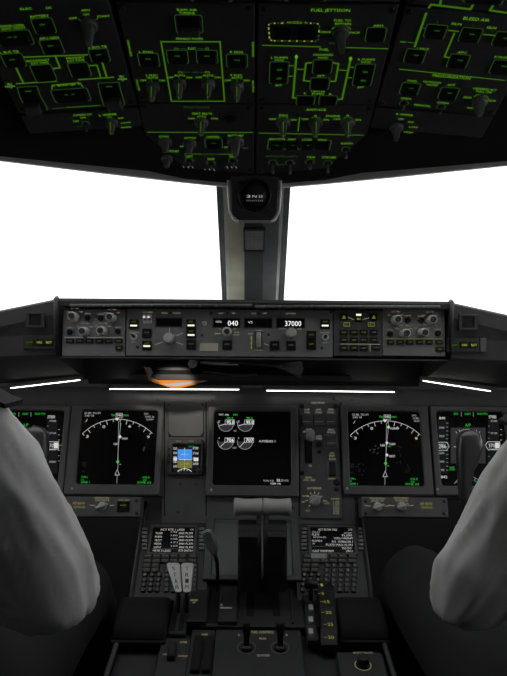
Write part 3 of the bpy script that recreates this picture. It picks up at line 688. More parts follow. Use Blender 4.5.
def efis(label, x0, mirror, bright, txm, ringm):
    t = mcp_module('flight_display_control_panel', label, (x0, 309, x0 + 62.5, 356), 'panel2')
    X = lambda dx: x0 + dx
    kn = ([(12.3, 316), (49.5, 317), (22.5, 331), (40.5, 330.5)] if not mirror else [(13, 319.3), (47.5, 319.5), (21.5, 333), (39.5, 332.3)])
    for i, (dx, y) in enumerate(kn):
        dot_ring(t, X(dx), y - .5, 7.4, 150, 30, 4, txm, 1.5, 1.1, ('RAD', 'ALT', 'MIN', 'BAR'))
        rot_knob(t, X(dx), y + .9, 5.0, .022, 'knob', 'knobtop', .60)
        if ringm: 
            c = t.L(X(dx), y + .6); u = t.sx(X(dx), y); t.print.stroke([(c[0] + 5.9*u*math.cos(a), c[1] + 5.9*u*math.sin(a)) for a in [math.radians(q) for q in range(140, 320, 15)]], u*.9, ringm, .0006)
    for dx, y, nm in ((25.5, 318, 'FPV'), (38.5, 318.5, 'MTRS'), (7.5, 332, 'VOR L'), (55.5, 331.5, 'VOR R')):
        y += 2 if mirror else 0
        c = t.L(X(dx), y); u = t.sx(X(dx), y); t.part('push_button', MB().lathe([(u*2.8, 0), (u*2.8, .004), (u*2.2, .005)], (c[0], c[1], 0), 'cap', 14)); t.T(t.print, nm, X(dx) - 3, X(dx) + 3, y - 4.2, 1.2, txm)
    yb = 341 if not mirror else 342.3
    for k, nm in enumerate(('WXR', 'STA', 'WPT', 'ARPT', 'DATA', 'POS')): key(t, X(7.8 + k*9.7), yb, 8 if not mirror else 7, 4.6, nm, 'limed' if (mirror or k == 5) else 'keylit', th=1.5, tw=.5)
    key(t, X(57), yb + 6.9, 8, 4.6, 'TERR', 'limed', th=1.5, tw=.5)
    t.S(t.print, [(X(2), yb - 3.6), (X(60), yb - 3.4)], .5, 'limed' if mirror else 'white')
    t.part('lettering', t.print); return t
efis('dark grey panel beside the mode control panel with warm rims round its four knobs', 62.5, False, 1, 'white', 'warmrim')
efis('dark grey panel with four knobs and yellow legends beside the small display selector keys', 382.5, True, 0, 'cream', None)

m_ = mcp_module('autopilot_mode_control_panel', 'central dark grey autopilot panel with white 040 and 37000 readouts', (126.3, 309.3, 332.7, 356.5))
P_ = m_.print
def window(x0, y0, x1, y1):
    o = m_.part('readout_window', MB().ring(m_.R(x0 - 1, y0 - 1, x1 + 1, y1 + 1), m_.R(x0, y0, x1, y1), 0, .0015, 'black', .0004))
    m_.part('window_glass', MB().poly(m_.R(x0, y0, x1, y1), 'screen', .0004), o); return o
win = [window(156.5, 318.7, 181.5, 326), window(213.5, 319, 239.5, 327), window(245, 319, 271.5, 327), window(277, 319, 304, 327)]
for o, items in ((win[1], (('HDG', 216, 221.5, 321.8, 2, 'sw'), ('040', 227.8, 238, 323.2, 5, 'digits'))), (win[2], (('VS', 248, 252.5, 322.3, 2.2, 'sw'),)), (win[3], (('37000', 285, 301.2, 323.6, 5, 'digits'),))):
    mb = MB()
    for s2, x0, x1, y, hh, mm in items: m_.T(mb, s2, x0, x1, y, hh, mm, .0008)
    m_.part('digit', mb, o)
for s2, x0, x1, y in (('IAS', 162, 167.5, 313), ('MACH', 173.5, 180.5, 313), ('HDG', 218.5, 223, 313.3), ('TRK', 231.5, 235.5, 313.3), ('V/S', 251, 256, 313.4), ('FPA', 263, 267, 313.4), ('ALTITUDE', 285.5, 295.5, 313.5), ('A/T ARM', 143, 152.5, 312.3), ('F/D ON', 129.5, 138.5, 332.3), ('OFF', 131.5, 136, 341.5), ('F/D ON', 320.5, 329.5, 332.6), ('OFF', 322.5, 327, 342.6), ('AUTO', 279, 286, 328.8), ('1000', 297, 301.5, 329), ('25', 234, 239, 332.3), ('BANK LIMIT', 233, 239.5, 334.8), ('AUTO', 214.5, 219, 333.7), ('DOWN', 248, 252.5, 333.7)):
    m_.T(P_, s2, x0, x1, y, 1.4, 'cream')
for x, y in ((170, 313), (227.5, 313.3), (259, 313.4)): P_.poly(circ(*m_.L(x, y), m_.sx(x, y)*1.3, 12), 'black')
# A/P, A/T and other lit switches
for x, y, tx, lit in ((134, 324, 'A/P', .9), (147, 333.3, 'CLB', 0), (147, 345.5, 'A/T', -.2), (191.2, 324, 'LNAV', .7), (191.2, 333.6, 'VNAV', .7), (191.2, 344.7, 'FLCH', 0), (227, 345, 'HOLD', 0), (274.7, 345.5, 'V/S', 0), (291, 345.7, 'HOLD', 0), (311.3, 335.5, 'LOC', 0), (311.3, 345, 'APP', 0), (325, 324, 'A/P', .9)):
    litb = lit != 0
    key(m_, x, y, 9.5, 9.2, tx, 'limed' if litb or x > 300 else 'keylit', lit=lit if litb else None, th=1.5, tw=.5, ty=-2.2 if litb else -.8)
for x, y in ((134, 337), (325, 337.5)):
    c = m_.L(x, y); u = m_.sx(x, y)
    o = m_.part('toggle_switch', MB().lathe([(u*3.6, 0), (u*3.6, .0025), (u*2.6, .003), (u*2.2, .001)], (c[0], c[1], 0), 'knob', 18)); m_.part('lever', MB().tube([(*c, .001), (c[0], c[1] + .002, .014)], [u*1.2, u*1.7], 'cap', 10), o)
c = m_.L(147.3, 319.3)
o = m_.part('arm_switch_plate', MB().prism(m_.R(143, 314.2, 151.8, 323.5, .001, 2), 0, .001, 'knob', .0004))
for x in (145.2, 149.6): m_.part('lever', MB().tube([(*m_.L(x, 320), .001), (*m_.L(x, 317.5), .012)], [m_.sx(x, 318)*1.0, m_.sx(x, 318)*1.5], 'metal', 10), o)
# selector knobs with printed rays
for x, y, r, hgt, mm, tp in ((169.2, 338.5, 5.6, .018, 'grip', None), (227, 332, 5.0, .012, 'knob', 'knobtop'), (291, 333.2, 5.4, .020, 'grip', None)):
    rot_knob(m_, x, y, r, hgt, mm, tp)
for pts in ([(169.5,333),(169.5,327.6)], [(175.5,336),(183,333)], [(175.5,342),(183,344.8)], [(163,342),(155,344.8)], [(221.5,330),(217.5,327.7)], [(221.5,333.2),(214.5,334)], [(232.5,330),(237.5,327.8)], [(264,343.5),(268.8,345.6)]):
    m_.S(P_, pts, .7, 'cream')
# vertical speed wheel
c, w, hh = m_.box(255.8, 331.5, 261.6, 349.5)
o = m_.part('wheel_slot', MB().ring(rr(c[0], c[1], w*1.15, hh*1.02, .001, 2), rr(c[0], c[1], w*.9, hh*.92, .001, 2), 0, .0012, 'black', .0003))
mb = MB(); n_ = 12
for k in range(n_):
    a0 = math.radians(-70 + 140*k/n_); a1 = math.radians(-70 + 140*(k + .75)/n_); R_ = hh*.5
    mb.add([(c[0] + sx*w*.4, c[1] + R_*math.sin(a), R_*math.cos(a)*.55) for sx in (-1, 1) for a in (a0, a1)] + [(c[0] + sx*w*.4, c[1] + R_*.9*math.sin(a), R_*math.cos(a)*.45) for sx in (-1, 1) for a in (a0, a1)], [(0,2,3,1), (0,1,5,4), (2,6,7,3), (1,3,7,5), (0,4,6,2)], 'grip')
m_.part('thumb_wheel', mb, o)
for y in (330.6, 350): m_.S(P_, [(255, y),(262.4, y)], .6, 'cream')
m_.S(P_, [(251.3, 336),(251.3, 349)], .6, 'ygd')
for k in range(3): m_.S(P_, [(250.3, 337.5 + k*5),(252.3, 338.5 + k*5)], 1.0, 'limed')
m_.part('label_plate', MB().prism(m_.R(199.8, 343.3, 218.2, 351), 0, .0008, 'plate', .0002))
m_.part('push_button', MB().lathe([(m_.sx(204, 324)*2.6, 0), (m_.sx(204, 324)*2.6, .0018), (m_.sx(204, 324)*2.1, .0025)], (*m_.L(204.3, 323.8), 0), 'grip', 16))
screws(m_, m_.Q([(211, 313.2), (331, 312), (202, 335), (322, 348), (137.5, 347), (268.5, 334.5)]), .0026)
m_.part('lettering', P_)

d_ = mcp_module('display_select_panel', 'small dark panel of yellow lettered keys between the readouts and a four knob panel', (333.6, 310, 381.8, 356), 'dark')
key(d_, 358.5, 317.5, 7, 8.5, 'ENG', 'lime', th=1.8, ty=1.6, tw=.5); d_.part('button_light', MB().poly(d_.R(355.8, 314, 361, 316), 'lamp', .0034))
for x in (343.8, 373.6):
    d_.part('button', MB().prism(d_.R(x - 3.5, 313.5, x + 3.5, 320.5, .001, 2), 0, .002, 'cap', .0006)); d_.print.poly(d_.Q([(x - 2.1, 318.8), (x, 315), (x + 2.1, 318.8)]), 'limed', .0024)
for x in (346.4, 371): key(d_, x, 324.7, 7.5, 4.8, 'L' if x < 350 else 'R', 'limed', th=2.4, tw=.3, capm='dark')
for x in (346.4, 371): c = d_.L(x, 324.7); d_.print.stroke(d_.R(x - 3, 322.9, x + 3, 326.5, .001, 3), d_.sx(x, 324)*.8, 'limed', .0033, True)
for pts in ([(348, 317.3),(354, 319.7)], [(363, 319.5),(369, 318)], [(340, 344),(370, 344.2)], [(370, 344.2),(370, 351)], [(370, 344.2),(380, 344.4)]): d_.S(d_.print, pts, .7, 'white')
for r_, names in ((332.3, ('ELEC', 'HYD', 'FUEL', 'AIR')), (340, ('DOOR', 'GEAR', 'FCTL', 'CAM')), (348, ('CHKL', 'COMM', 'NAV'))):
    for k, nm in enumerate(names): key(d_, 343.8 + k*10, r_, 7.5, 5, nm, 'limed' if k < 3 else 'keylit', th=1.6, tw=.6)
key(d_, 376, 347.6, 7.5, 5, 'CANC', 'keylit', th=1.3, tw=.8)
d_.part('lettering', d_.print)

# warning buttons and datalink keys in the wings
for nm_x, side, x0, sgn in ((35.5, 'in the hood wing beside the panel with warm knob rims', 24, -1), (468, 'in the hood wing beside the panel with yellow lettered knobs', 449, 1)):
    Wf = Frame((0, 1.2165, 0), (1, 0, 0), (0, .02, 1)); yb = 320 if sgn < 0 else 322.3
    t = Thing('master_warning_button', 'square unlit black warning button ' + side, 'warning button', Wf, nm_x, yb, h=.011)
    t.part('button_frame', MB().ring(t.R(nm_x - 9.5, yb - 8, nm_x + 9.5, yb + 8, .001, 2), t.R(nm_x - 6, yb - 5.5, nm_x + 6, yb + 5.5, .001, 2), -.010, .003, 'black', .0008))
    t.part('button', MB().prism(t.R(nm_x - 6, yb - 5.5, nm_x + 6, yb + 5.5), -.009, .001, 'cap', .0008))
    y = 342.3 if sgn < 0 else 345; xs_ = (30, 40, 49.5) if sgn < 0 else (454.3, 464, 473.5)
    t = Thing('message_reply_panel', 'small black panel of three lit keys ' + ('beside the panel with warm knob rims' if sgn < 0 else 'beside the panel with yellow lettered knobs'), 'button panel', Wf, xs_[1], y, h=.006)
    t.part('faceplate', MB().prism(t.R(xs_[0] - 7, y - 7, xs_[2] + 6, y + 7, .001, 2), -.010, 0, 'black', .0008))
    t.part('panel_end', MB().prism(t.R(xs_[2] + 6.5, y - 7, xs_[2] + 13, y + 7, .001, 2), -.008, .001, 'dark', .001)) if sgn > 0 else None
    for x, tx, mm in zip(xs_, ('ACPT', 'CANC', 'RJCT'), ('limed', 'lime', 'lime')): 
        o = key(t, x, y, 7.5, 6, tx, mm, th=2.1, tw=.75)
    u = t.sx(x, y); c = t.L(xs_[0], y); t.part('ring_mark', MB().stroke(circ(*c, u*3.3, 20), u*.5, 'greend', .0035, True))

# flood light tubes under the hood
for lab, a, b2 in (('long white light tube under the hood above the standby screen', (109.5, 389, 1.415), (239, 389.6, 1.415)), ('long white light tube under the hood above the landing gear panel', (266.5, 390.6, 1.415), (394.5, 392, 1.415)),
                   ('slanting white light tube under the hood above the sleeve covered display', (10.5, 388.2, 1.36), (80, 380, 1.36)), ('slanting white light tube under the hood above the thick yoke horn', (423, 380.8, 1.36), (490.5, 391.2, 1.36))):
    A, B = atY(*a), atY(*b2); t = bpy.data.objects.new('flood_light', None); C.objects.link(t); t.location = (A + B)/2; tag(t, lab, 'light', 'flood lights under the hood')
    u = (B - A); L_ = u.length; t.rotation_euler = (0, -math.atan2(u.z, u.x), 0)
    MB().tube([(-L_/2, 0, 0), (L_/2, 0, 0)], .0010, 'strip', 8).build('tube', t)
    MB().box((0, .007, .004), (L_ + .012, .008, .011), 'black').build('housing', t)

# things tucked on the little ledge under the hood
led = MB()
A = atY(128, 374, 1.33); B = atY(352, 375, 1.33); zt, zb = A.z, A.z - .011
led.add([(x, y, z) for x in (A.x, B.x) for y, z in ((1.33, zb), (1.33, zt), (1.40, zt), (1.42, zb))], [(0,1,2,3), (7,6,5,4), (0,4,5,1), (1,5,6,2), (2,6,7,3), (3,7,4,0)], 'pedgrey')
gpart('stowage_ledge', led)
def flat3(px_pts, Y, m, th, mb, dy=.0):
    v0 = [atY(x, y, Y + dy*k) for k, (x, y) in enumerate(px_pts)]; n_ = len(v0)
    vs = v0 + [v + Vector((0, th, 0)) for v in v0]
    mb.add(vs, [tuple(range(n_)), tuple(range(n_, 2*n_))[::-1]] + [(i, n_ + i, n_ + (i+1) % n_, (i+1) % n_) for i in range(n_)], m)
t = bpy.data.objects.new('folded_paper', None); C.objects.link(t); t.location = atY(172, 381, 1.32); tag(t, 'folded white paper with orange bands drooping below the hood under the speed knob', 'paper')
def at_thing(o, mb, name, parent=None): mb.v = [tuple(Vector(v) - o.location) for v in mb.v]; return mb.build(name, parent or o, True)
mb = MB(); flat3([(148.5, 376), (153, 380.4), (208, 380.5), (196, 384), (180, 388), (172, 388.2), (162, 384.5), (150.5, 380.5)], 1.318, 'paper', .0008, mb); sheet = at_thing(t, mb, 'sheet')
mb = MB(); flat3([(151, 377.6), (158, 380.2), (204, 380.4), (196, 381.4), (172, 382.8), (158, 383.2), (151.5, 380.6)], 1.3172, 'orange', .0004, mb); flat3([(150, 381), (156, 381.4), (168, 385.8), (176, 386.4), (187, 384.4), (203, 380.6), (196, 384.3), (180, 388.2), (172, 388.4), (162, 384.9)], 1.3172, 'orange', .0004, mb); at_thing(t, mb, 'orange_band', sheet)
mb = MB(); flat3([(143.5, 366.8), (150, 367.5), (153, 373), (150, 376.3), (152, 380.8), (149, 380.6), (147, 374), (145, 369.5)], 1.318, 'paper', .001, mb); flp = at_thing(t, mb, 'folded_corner')
mb = MB(); flat3([(145, 368.6), (147.5, 368.8), (149.3, 375), (148, 376.5)], 1.3172, 'orange', .0004, mb); at_thing(t, mb, 'orange_band', flp)
t = bpy.data.objects.new('document_case', None); C.objects.link(t); t.location = atY(175, 368, 1.362); tag(t, 'flat black case on the ledge under the hood beside the folded paper', 'case')
mb = MB(); mb.prism(rr(0, 0, .082, .05, .004, 3), -.011, .011, 'matte', .003); o = mb.build('case_body', t); MB().box((0, -.026, .0), (.07, .003, .006), 'dark', .001).build('flap', t)
t = bpy.data.objects.new('torch', None); C.objects.link(t); t.location = atY(193, 363.3, 1.30); tag(t, 'small pen torch with a round pale end pointing out from under the hood', 'torch')
MB().lathe([(.0075, -.012), (.0082, -.006), (.0080, .0), (.0065, .001), (.005, .0015)], (0, 0, 0), 'black', 18, 'y').build('torch_head', t); o = bpy.context
mb = MB(); mb.lathe([(.0086, -.0025), (.0092, -.001), (.0078, .0), (.004, .001), (.0005, .0014)], (0, -.0125, 0), 'grip', 18, 'y'); mb.v = [(x, -.026 - y, z) for x, y, z in mb.v]; mb.build('lens', t, True)
MB().lathe([(.0055, 0), (.0055, .07), (.004, .075)], (0, .0, 0), 'dark', 14, 'y').build('torch_body', t)
t = bpy.data.objects.new('pen', None); C.objects.link(t); A, B = atY(200, 362.5, 1.315), atY(238, 364.5, 1.33); t.location = (A + B)/2; tag(t, 'slim pale pen lying under the hood beside the round torch end', 'pen')
mb = MB(); mb.tube([A, A.lerp(B, .12), A.lerp(B, .7), B], [.0012, .0034, .0034, .0022], 'knob', 10); at_thing(t, mb, 'barrel'); mb = MB(); mb.tube([A.lerp(B, .6) + Vector((0, -.003, .0035)), B + Vector((0, -.003, .003))], .0009, 'metal', 6); at_thing(t, mb, 'clip')
t = bpy.data.objects.new('dusting_brush', None); C.objects.link(t); t.location = atY(262, 367, 1.325); tag(t, 'grey brush with a long thin handle and splayed bristles under the hood', 'brush')
pts = [atY(x, y, 1.322) for x, y in ((203, 371.5), (215, 372.5), (232, 375), (248, 375.2), (258, 374))]
mb = MB(); mb.tube(pts, [.001, .0022, .0028, .0022, .001], 'dark', 8); at_thing(t, mb, 'hanging_loop')
mb = MB(); mb.tube([atY(228, 363.2, 1.325), atY(240, 362.3, 1.325), atY(252, 364, 1.325), atY(272, 365.3, 1.325), atY(283, 366, 1.325)], [.002, .0034, .003, .0028, .0036], 'dark', 8); at_thing(t, mb, 'handle')
mb = MB()
for k in range(26):
    f = k/25; a = atY(274 + random.random()*6, 365.2 + f*1.5, 1.325 + random.random()*.006); b3 = atY(302 + 2*random.random() - 3.5*abs(f - .4), 361.8 + f*16, 1.322 + random.random()*.010); mid = a.lerp(b3, .55) + Vector((0, 0, .0015 - .001*f))
    mb.tube([a, mid, b3], [.0011, .0013, .0011], 'knobdark', 5)
at_thing(t, mb, 'bristle')

# ================================================================== MAIN INSTRUMENT PANEL
p_ = Thing('instrument_panel', 'wide dark grey main instrument panel below the hood that carries the displays', 'instrument panel', MIP, 253, 450)
bt = p_.L(253, 393.5)[1] + .012; bb = p_.L(253, 497)[1]; bc = p_.L(253, 524)[1]
p_.part('board', MB().prism([(-.66, bb), (-.19, bb), (-.19, bc), (.215, bc), (.215, bb), (.66, bb), (.66, bt), (-.66, bt)], -.04, 0, 'panel', .001))
mb = MB()
for x in (164.6, 206.2, 299, 340.8): mb.stroke([p_.L(x, 402), p_.L(x - .006*0, 516)], p_.sx(x, 450)*1.1, 'matte', .0005)
mb.stroke([p_.L(66, 402), p_.L(64.5, 495)], .002, 'matte', .0005); mb.stroke([p_.L(430, 404), p_.L(431, 495)], .002, 'matte', .0005)
p_.part('panel_seam', mb)
screws(p_, p_.Q([(158, 400), (212, 401), (334, 398.5), (180, 484), (196, 484), (178, 512), (352, 400)]), .003, 'dark')

def display(label, outer, glass, group=None, name='display_unit'):
    t = Thing(name, label, 'display', MIP, (outer[0]+outer[2])/2, (outer[1]+outer[3])/2, group=group)
    o, i_ = t.R(*outer, .004, 3), t.R(*glass, .006, 3)
    bz = t.part('bezel', MB().ring(o, i_, .0006, .016, 'bezel', .0025))
    t.part('screen', MB().prism(t.R(glass[0]-1, glass[1]-1, glass[2]+1, glass[3]+1), .0006, .010, 'screen'))
    t.part('bezel_screw', MB().lathe([(.0028, 0), (.0028, .0008), (.0018, .0012)], (*t.L(outer[0] + 4.5, outer[3] - 5.5), .016), 'knob', 10), bz)
    t.print = MB(); t.zz = .0106; return t
def sT(t, s2, x0, x1, y, h_, m): t.T(t.print, s2, x0, x1, y, h_, m, t.zz)
def sS(t, pts, w, m, closed=False): t.S(t.print, pts, w*.5, m, t.zz, closed)
def sP(t, pts, m, dz=0): t.print.poly(t.Q(pts), m, t.zz + dz)
def circ_px(cx, cy, r, a0, a1, n_=24): return [(cx + r*math.cos(math.radians(a0 + (a1-a0)*k/n_)), cy - r*math.sin(math.radians(a0 + (a1-a0)*k/n_))) for k in range(n_+1)]

def nav(label, outer, glass, dx, dy, kind):
    t = display(label, outer, glass, 'navigation displays'); x0, y0 = 118.5 + dx, 469.4 + dy; O = lambda x, y: (x + dx, y + dy)
    sS(t, circ_px(x0, y0, 49.3, 45.5, 135), .75, 'sw')
    for k, a in enumerate(range(47, 136, 8)):
        L_ = 4.2 if k % 3 == 1 else 2.4; ca, sa = math.cos(math.radians(a)), math.sin(math.radians(a)); sS(t, [(x0 + 49*ca, y0 - 49*sa), (x0 + (49-L_)*ca, y0 - (49-L_)*sa)], .8, 'sw')
    for s2, a in (('3', 133), ('0', 108), ('6', 74), ('9', 46)):
        ca, sa = math.cos(math.radians(a)), math.sin(math.radians(a)); sT(t, s2, x0 + 44*ca - 1.3, x0 + 44*ca + 1.3, y0 - 44*sa, 2.6, 'sw')
    for s2, a, b2, y, h_, m in (('GS 480  TAS 471', 85.5, 101.5, 414, 2, 'swd'), ('240/ 18', 86, 95, 416.6, 2, 'swd'), ('DVO', 145, 149, 414.8, 1.8, 'swd'), ('1245.2z', 146, 155, 417.6, 1.9, 'swd'), ('16.5NM', 147, 154, 420.3, 1.8, 'swd'),
                             ('TRK', 112, 116.5, 416.2, 2, 'sg'), ('MAG', 124.5, 129.5, 416.2, 2, 'sg'), ('040', 117.7, 123, 416, 2.6, 'sw'), ('WXR', 83, 87.5, 463.5, 1.8, 'sgrey'), ('TILT', 83.5, 87.5, 466, 1.8, 'sgrey'), ('+1.5', 83.5, 86, 472, 1.8, 'sgrey'),
                             ('VOR L', 82.5, 89, 477.5, 2, 'sg'), ('115', 82.5, 85, 480.2, 1.9, 'sg'), ('DME 1', 82.5, 91, 482.8, 2, 'sg'), ('VOR R', 143, 150.5, 478, 2, 'sg'), ('KHI', 144, 147, 480.6, 1.9, 'sg'), ('DME 62', 138.5, 152, 483, 2, 'sg')):
        sT(t, s2, *O(a, y)[:1], b2 + dx, y + dy, h_, m)
    sS(t, [O(88.5, 420), O(86.8, 423)], .7, 'sw'); sS(t, [O(117, 414.2), O(123.5, 414.2), O(123.5, 418.6), O(117, 418.6)], .5, 'sw', True)
    sP(t, [O(118, 421.8), O(120.2, 419), O(115.8, 419)], 'sw')
    sS(t, [O(119.6, 422), O(118.8, 470)], .7, 'swd'); sS(t, [O(121.8, 424), O(119.4, 446), O(118.6, 462)], .8, 'swd'); sS(t, [O(118.1, 475), O(117.8, 484)], .7, 'swd')
    sS(t, [O(118.2, 470), O(120.4, 475.6), O(116, 475.6)], .7, 'sw', True)
    sS(t, [O(121.3, 422.5), O(121.3, 429)], .9, 'sg')
    sP(t, [O(116.8, 462.3), O(118.8, 460.5), O(120.6, 462.4), O(118.7, 464.6)], 'sg'); sS(t, [O(120.4, 465), O(122, 465)], 1, 'swd')
    if kind == 0:
        sP(t, [O(119.2, 437.5), O(121, 435.6), O(122.6, 437.6), O(120.8, 439.4)], 'sw'); sT(t, 'TAXIM', *O(122.6, 0)[:1], 128.3 + dx, 439.3 + dy, 2, 'sw'); sT(t, '160', *O(114.8, 0)[:1], 118.6 + dx, 444.6 + dy, 2.2, 'sw')
        for k in range(7): x, y = 96 + random.random()*8, 427 + random.random()*5; sP(t, [O(x, y), O(x+2.2, y-.8), O(x+2, y+.6)], 'sdim')
        for pts in ([(144.3, 448), (146, 446.6), (145.6, 450), (144, 453), (143.6, 450)], [(146.6, 444), (149, 445.8), (147.5, 444)]): sP(t, [O(*q) for q in pts], 'sgd' if pts[0][0] < 146 else 'sgrey')
    else:
        for x, y, s2, m in ((121.5, 426.5, 'PURPA', 'sw'), (120, 442, 'TAXIM', 'sw'), (120, 454, 'OBGOT', 'sw')):
            sP(t, [O(x - 1.6, y), O(x, y - 1.7), O(x + 1.6, y), O(x, y + 1.7)], m); sT(t, s2, *O(x + 2, 0)[:1], x + 8.2 + dx, y + 1.2 + dy, 2.2, m)
        sT(t, '160', *O(113.6, 0)[:1], 117.8 + dx, 444.4 + dy, 2.2, 'sw'); sS(t, [O(120, 445), O(124, 446)], .8, 'sg')
        for cx, cy, n_, m in ((108, 448, 7, 'sgrey'), (93, 466, 10, 'sdim'), (132, 458, 6, 'sdim'), (140, 466, 6, 'sdim'), (129, 446, 4, 'sdim')):
            for k in range(n_):
                x, y = cx + random.gauss(0, 2), cy + random.gauss(0, 3); sP(t, [O(x, y), O(x+1.8, y-.6), O(x+1.2, y+1.2), O(x-.6, y+1)], m)
    t.part('screen_marking', t.print); return t
nav('square display with an arc of heading marks beside the standby screen', (69.5, 405.5, 162.5, 494.7), (80.5, 411, 157, 484.4), 0, 0, 0)
nav('square display with an arc of heading marks beside the landing gear panel', (341.5, 405.5, 429, 494.7), (348, 412, 420.3, 485.8), 266, 1.6, 1)

def pfd(label, outer, glass, cx, tapeL, tapeR, vs, shift):
    t = display(label, outer, glass, None, 'display_unit')
    for a, b2, s2 in ((-14, -9.5, 'SPD'), (-3, 3, 'LNAV'), (9, 19.5, 'VNAV PTH')): sT(t, s2, cx + a, cx + b2, 414.8, 2.2, 'sg')
    for a in (-6.5, 5.5): sS(t, [(cx + a, 413), (cx + a, 417.5)], .6, 'swd')
    sT(t, 'A/P', cx - 2.6, cx + 2.8, 426, 3.2, 'sg')
    sP(t, [(cx - 17, 428.5), (cx + 17.5, 428.5), (cx + 17.5, 464), (cx - 17, 464)], 'sgrey')
    for k in range(-2, 3): sS(t, [(cx - 4, 446 + k*5), (cx + 4, 446 + k*5)], .6, 'swd')
    sS(t, [(cx - 14, 447.5), (cx - 7, 447.5), (cx - 7, 449.5)], 1.2, 'sw'); sS(t, [(cx + 14, 447.5), (cx + 7, 447.5), (cx + 7, 449.5)], 1.2, 'sw')
    for a in (-12, -9, 9, 12): sS(t, [(cx + a, 433.5 - (14 - abs(a))*.6), (cx + a*.9, 435.5 - (14 - abs(a))*.6)], .7, 'sw')
    sS(t, circ_px(cx, 446, 16, 60, 120, 10), .5, 'sw')
    sS(t, circ_px(cx, 492, 15.5, 30, 150, 14), .7, 'swd')
    for a in range(40, 150, 20): sS(t, [(cx + 15*math.cos(math.radians(a)), 492 - 15*math.sin(math.radians(a))), (cx + 12.5*math.cos(math.radians(a)), 492 - 12.5*math.sin(math.radians(a)))], .7, 'swd')
    sT(t, 'MAG', cx + 7, cx + 11, 482, 1.8, 'sg')
    # airspeed tape
    sP(t, [(tapeL - 5.5, 421.5), (tapeL + 5, 421.5), (tapeL + 5, 474), (tapeL - 5.5, 474)], 'sdim', -.0003)
    sT(t, '.840', tapeL - 4.5, tapeL + 2, 419, 2.5, 'sw'); sT(t, '.842', tapeL - 3, tapeL + 4, 477.5, 2.6, 'sw')
    for k, s2 in enumerate(('340', '320', '300', '280', '260', '240')): sT(t, s2, tapeL - 4, tapeL + 1, 428.5 + k*8.4, 2, 'swd')
    for k in range(13): sS(t, [(tapeL + 3, 424 + k*3.9), (tapeL + 5, 424 + k*3.9)], .6, 'swd')
    sS(t, [(tapeL - 5.5, 443), (tapeL + 3.5, 443), (tapeL + 6, 447), (tapeL + 3.5, 451), (tapeL - 5.5, 451)], .7, 'sw', True); sT(t, '286', tapeL - 4.5, tapeL + 3, 447, 4, 'sw')
    sT(t, 'REF', tapeL + 6.5, tapeL + 11.5, 468.5, 2.4, 'sg'); sS(t, [(tapeL + 6, 470.5), (tapeL + 12, 470.5)], .8, 'sg')
    # altitude tape and vertical speed
    sP(t, [(tapeR - 5, 421), (tapeR + 5.5, 421), (tapeR + 5.5, 474), (tapeR - 5, 474)], 'sdim', -.0003)
    sT(t, '37000', tapeR - 4.5, tapeR + 3, 417.8, 3, 'sw')
    for k, s2 in enumerate(('37200', '37100', '36900', '36800')): sT(t, s2, tapeR - 2.5, tapeR + 4, 421.8 + k*12.2 + (4 if k > 1 else 0), 1.9, 'swd')
    for k in range(8): sS(t, [(tapeR - 5, 427 + k*6), (tapeR - 3.5, 427 + k*6)], .6, 'swd')
    sS(t, [(tapeR - 5.5, 442.5), (tapeR + 6.5, 442.5), (tapeR + 6.5, 450), (tapeR - 5.5, 450), (tapeR - 7.5, 446)], .8, 'sw', True); sT(t, '370', tapeR - 4.5, tapeR + 1.5, 446.3, 3.6, 'sw'); sP(t, [(tapeR + 1.8, 443.4), (tapeR + 6, 443.4), (tapeR + 6, 449), (tapeR + 1.8, 449)], 'sw')
    for k in (-3, -2, -1, 1, 2, 3): sS(t, [(vs - 1, 446 + k*5.2), (vs + .6, 446 + k*5.2)], .9, 'swd')
    sS(t, [(vs - 2, 446), (vs + 4, 446)], .9, 'swd')
    t.part('screen_marking', t.print); return t
pfd('square flight display with altitude tape half hidden behind a white shirt sleeve', (-26, 405.5, 68.8, 494.2), (-17, 411, 63, 484), 27, -9, 53.4, 60.5, 0)
pfd('square flight display with grey attitude square behind the black yoke horn', (431, 406.2, 510.5, 495.5), (437, 412.2, 504.5, 486), 466.3, 441.8, 491.5, 499.5, 1)

# engine display
t = display('square display with four round engine gauges above the thrust levers', (207.2, 406.5, 298, 496), (213.7, 412, 290.6, 485.3))
for cx, cy, v, gr in ((226, 424.6, '95.0', 1), (245.3, 424.6, '95.0', 1), (225.7, 442.4, '706', 0), (245.0, 442.4, '707', 0)):
    sP(t, circ_px(cx, cy, 7.2, 180, 360 if not gr else 360, 18) + [], 'sgrey', -.0002)
    sS(t, circ_px(cx, cy, 7.6, 168, 372, 24), .7, 'swd')
    if gr: sS(t, [(cx, cy), (cx - 7.2, cy + 2.4)], .9, 'sw')
    else: sS(t, [(cx, cy), (cx - 5.2, cy + 5.4)], .9, 'sw')
    sP(t, [(cx + .6, cy - 3.6), (cx + 8.4, cy - 3.6), (cx + 8.4, cy + .8), (cx + .6, cy + .8)], 'sgrey', .0001); sS(t, [(cx - .6, cy - 3.8), (cx + 8.6, cy - 3.8), (cx + 8.6, cy + .9), (cx - .6, cy + .9)], .6, 'sw', True); 
    t.T(t.print, v, cx + 1, cx + 8.2, cy - 1.4, 3.5, 'digits', t.zz + .0003)
    if gr: sT(t, '98.4', cx + 1, cx + 7.2, cy - 5.6, 2.2, 'sg'); sS(t, [(cx - 7.6, cy - 2.5), (cx - 5.5, cy - 3)], 1, 'swd'); sT(t, '10', cx - 8.6, cx - 6, cy - 1.5, 1.6, 'swd')
    else: sT(t, '4', cx - 7.2, cx - 5.8, cy - 3.6, 2, 'swd')
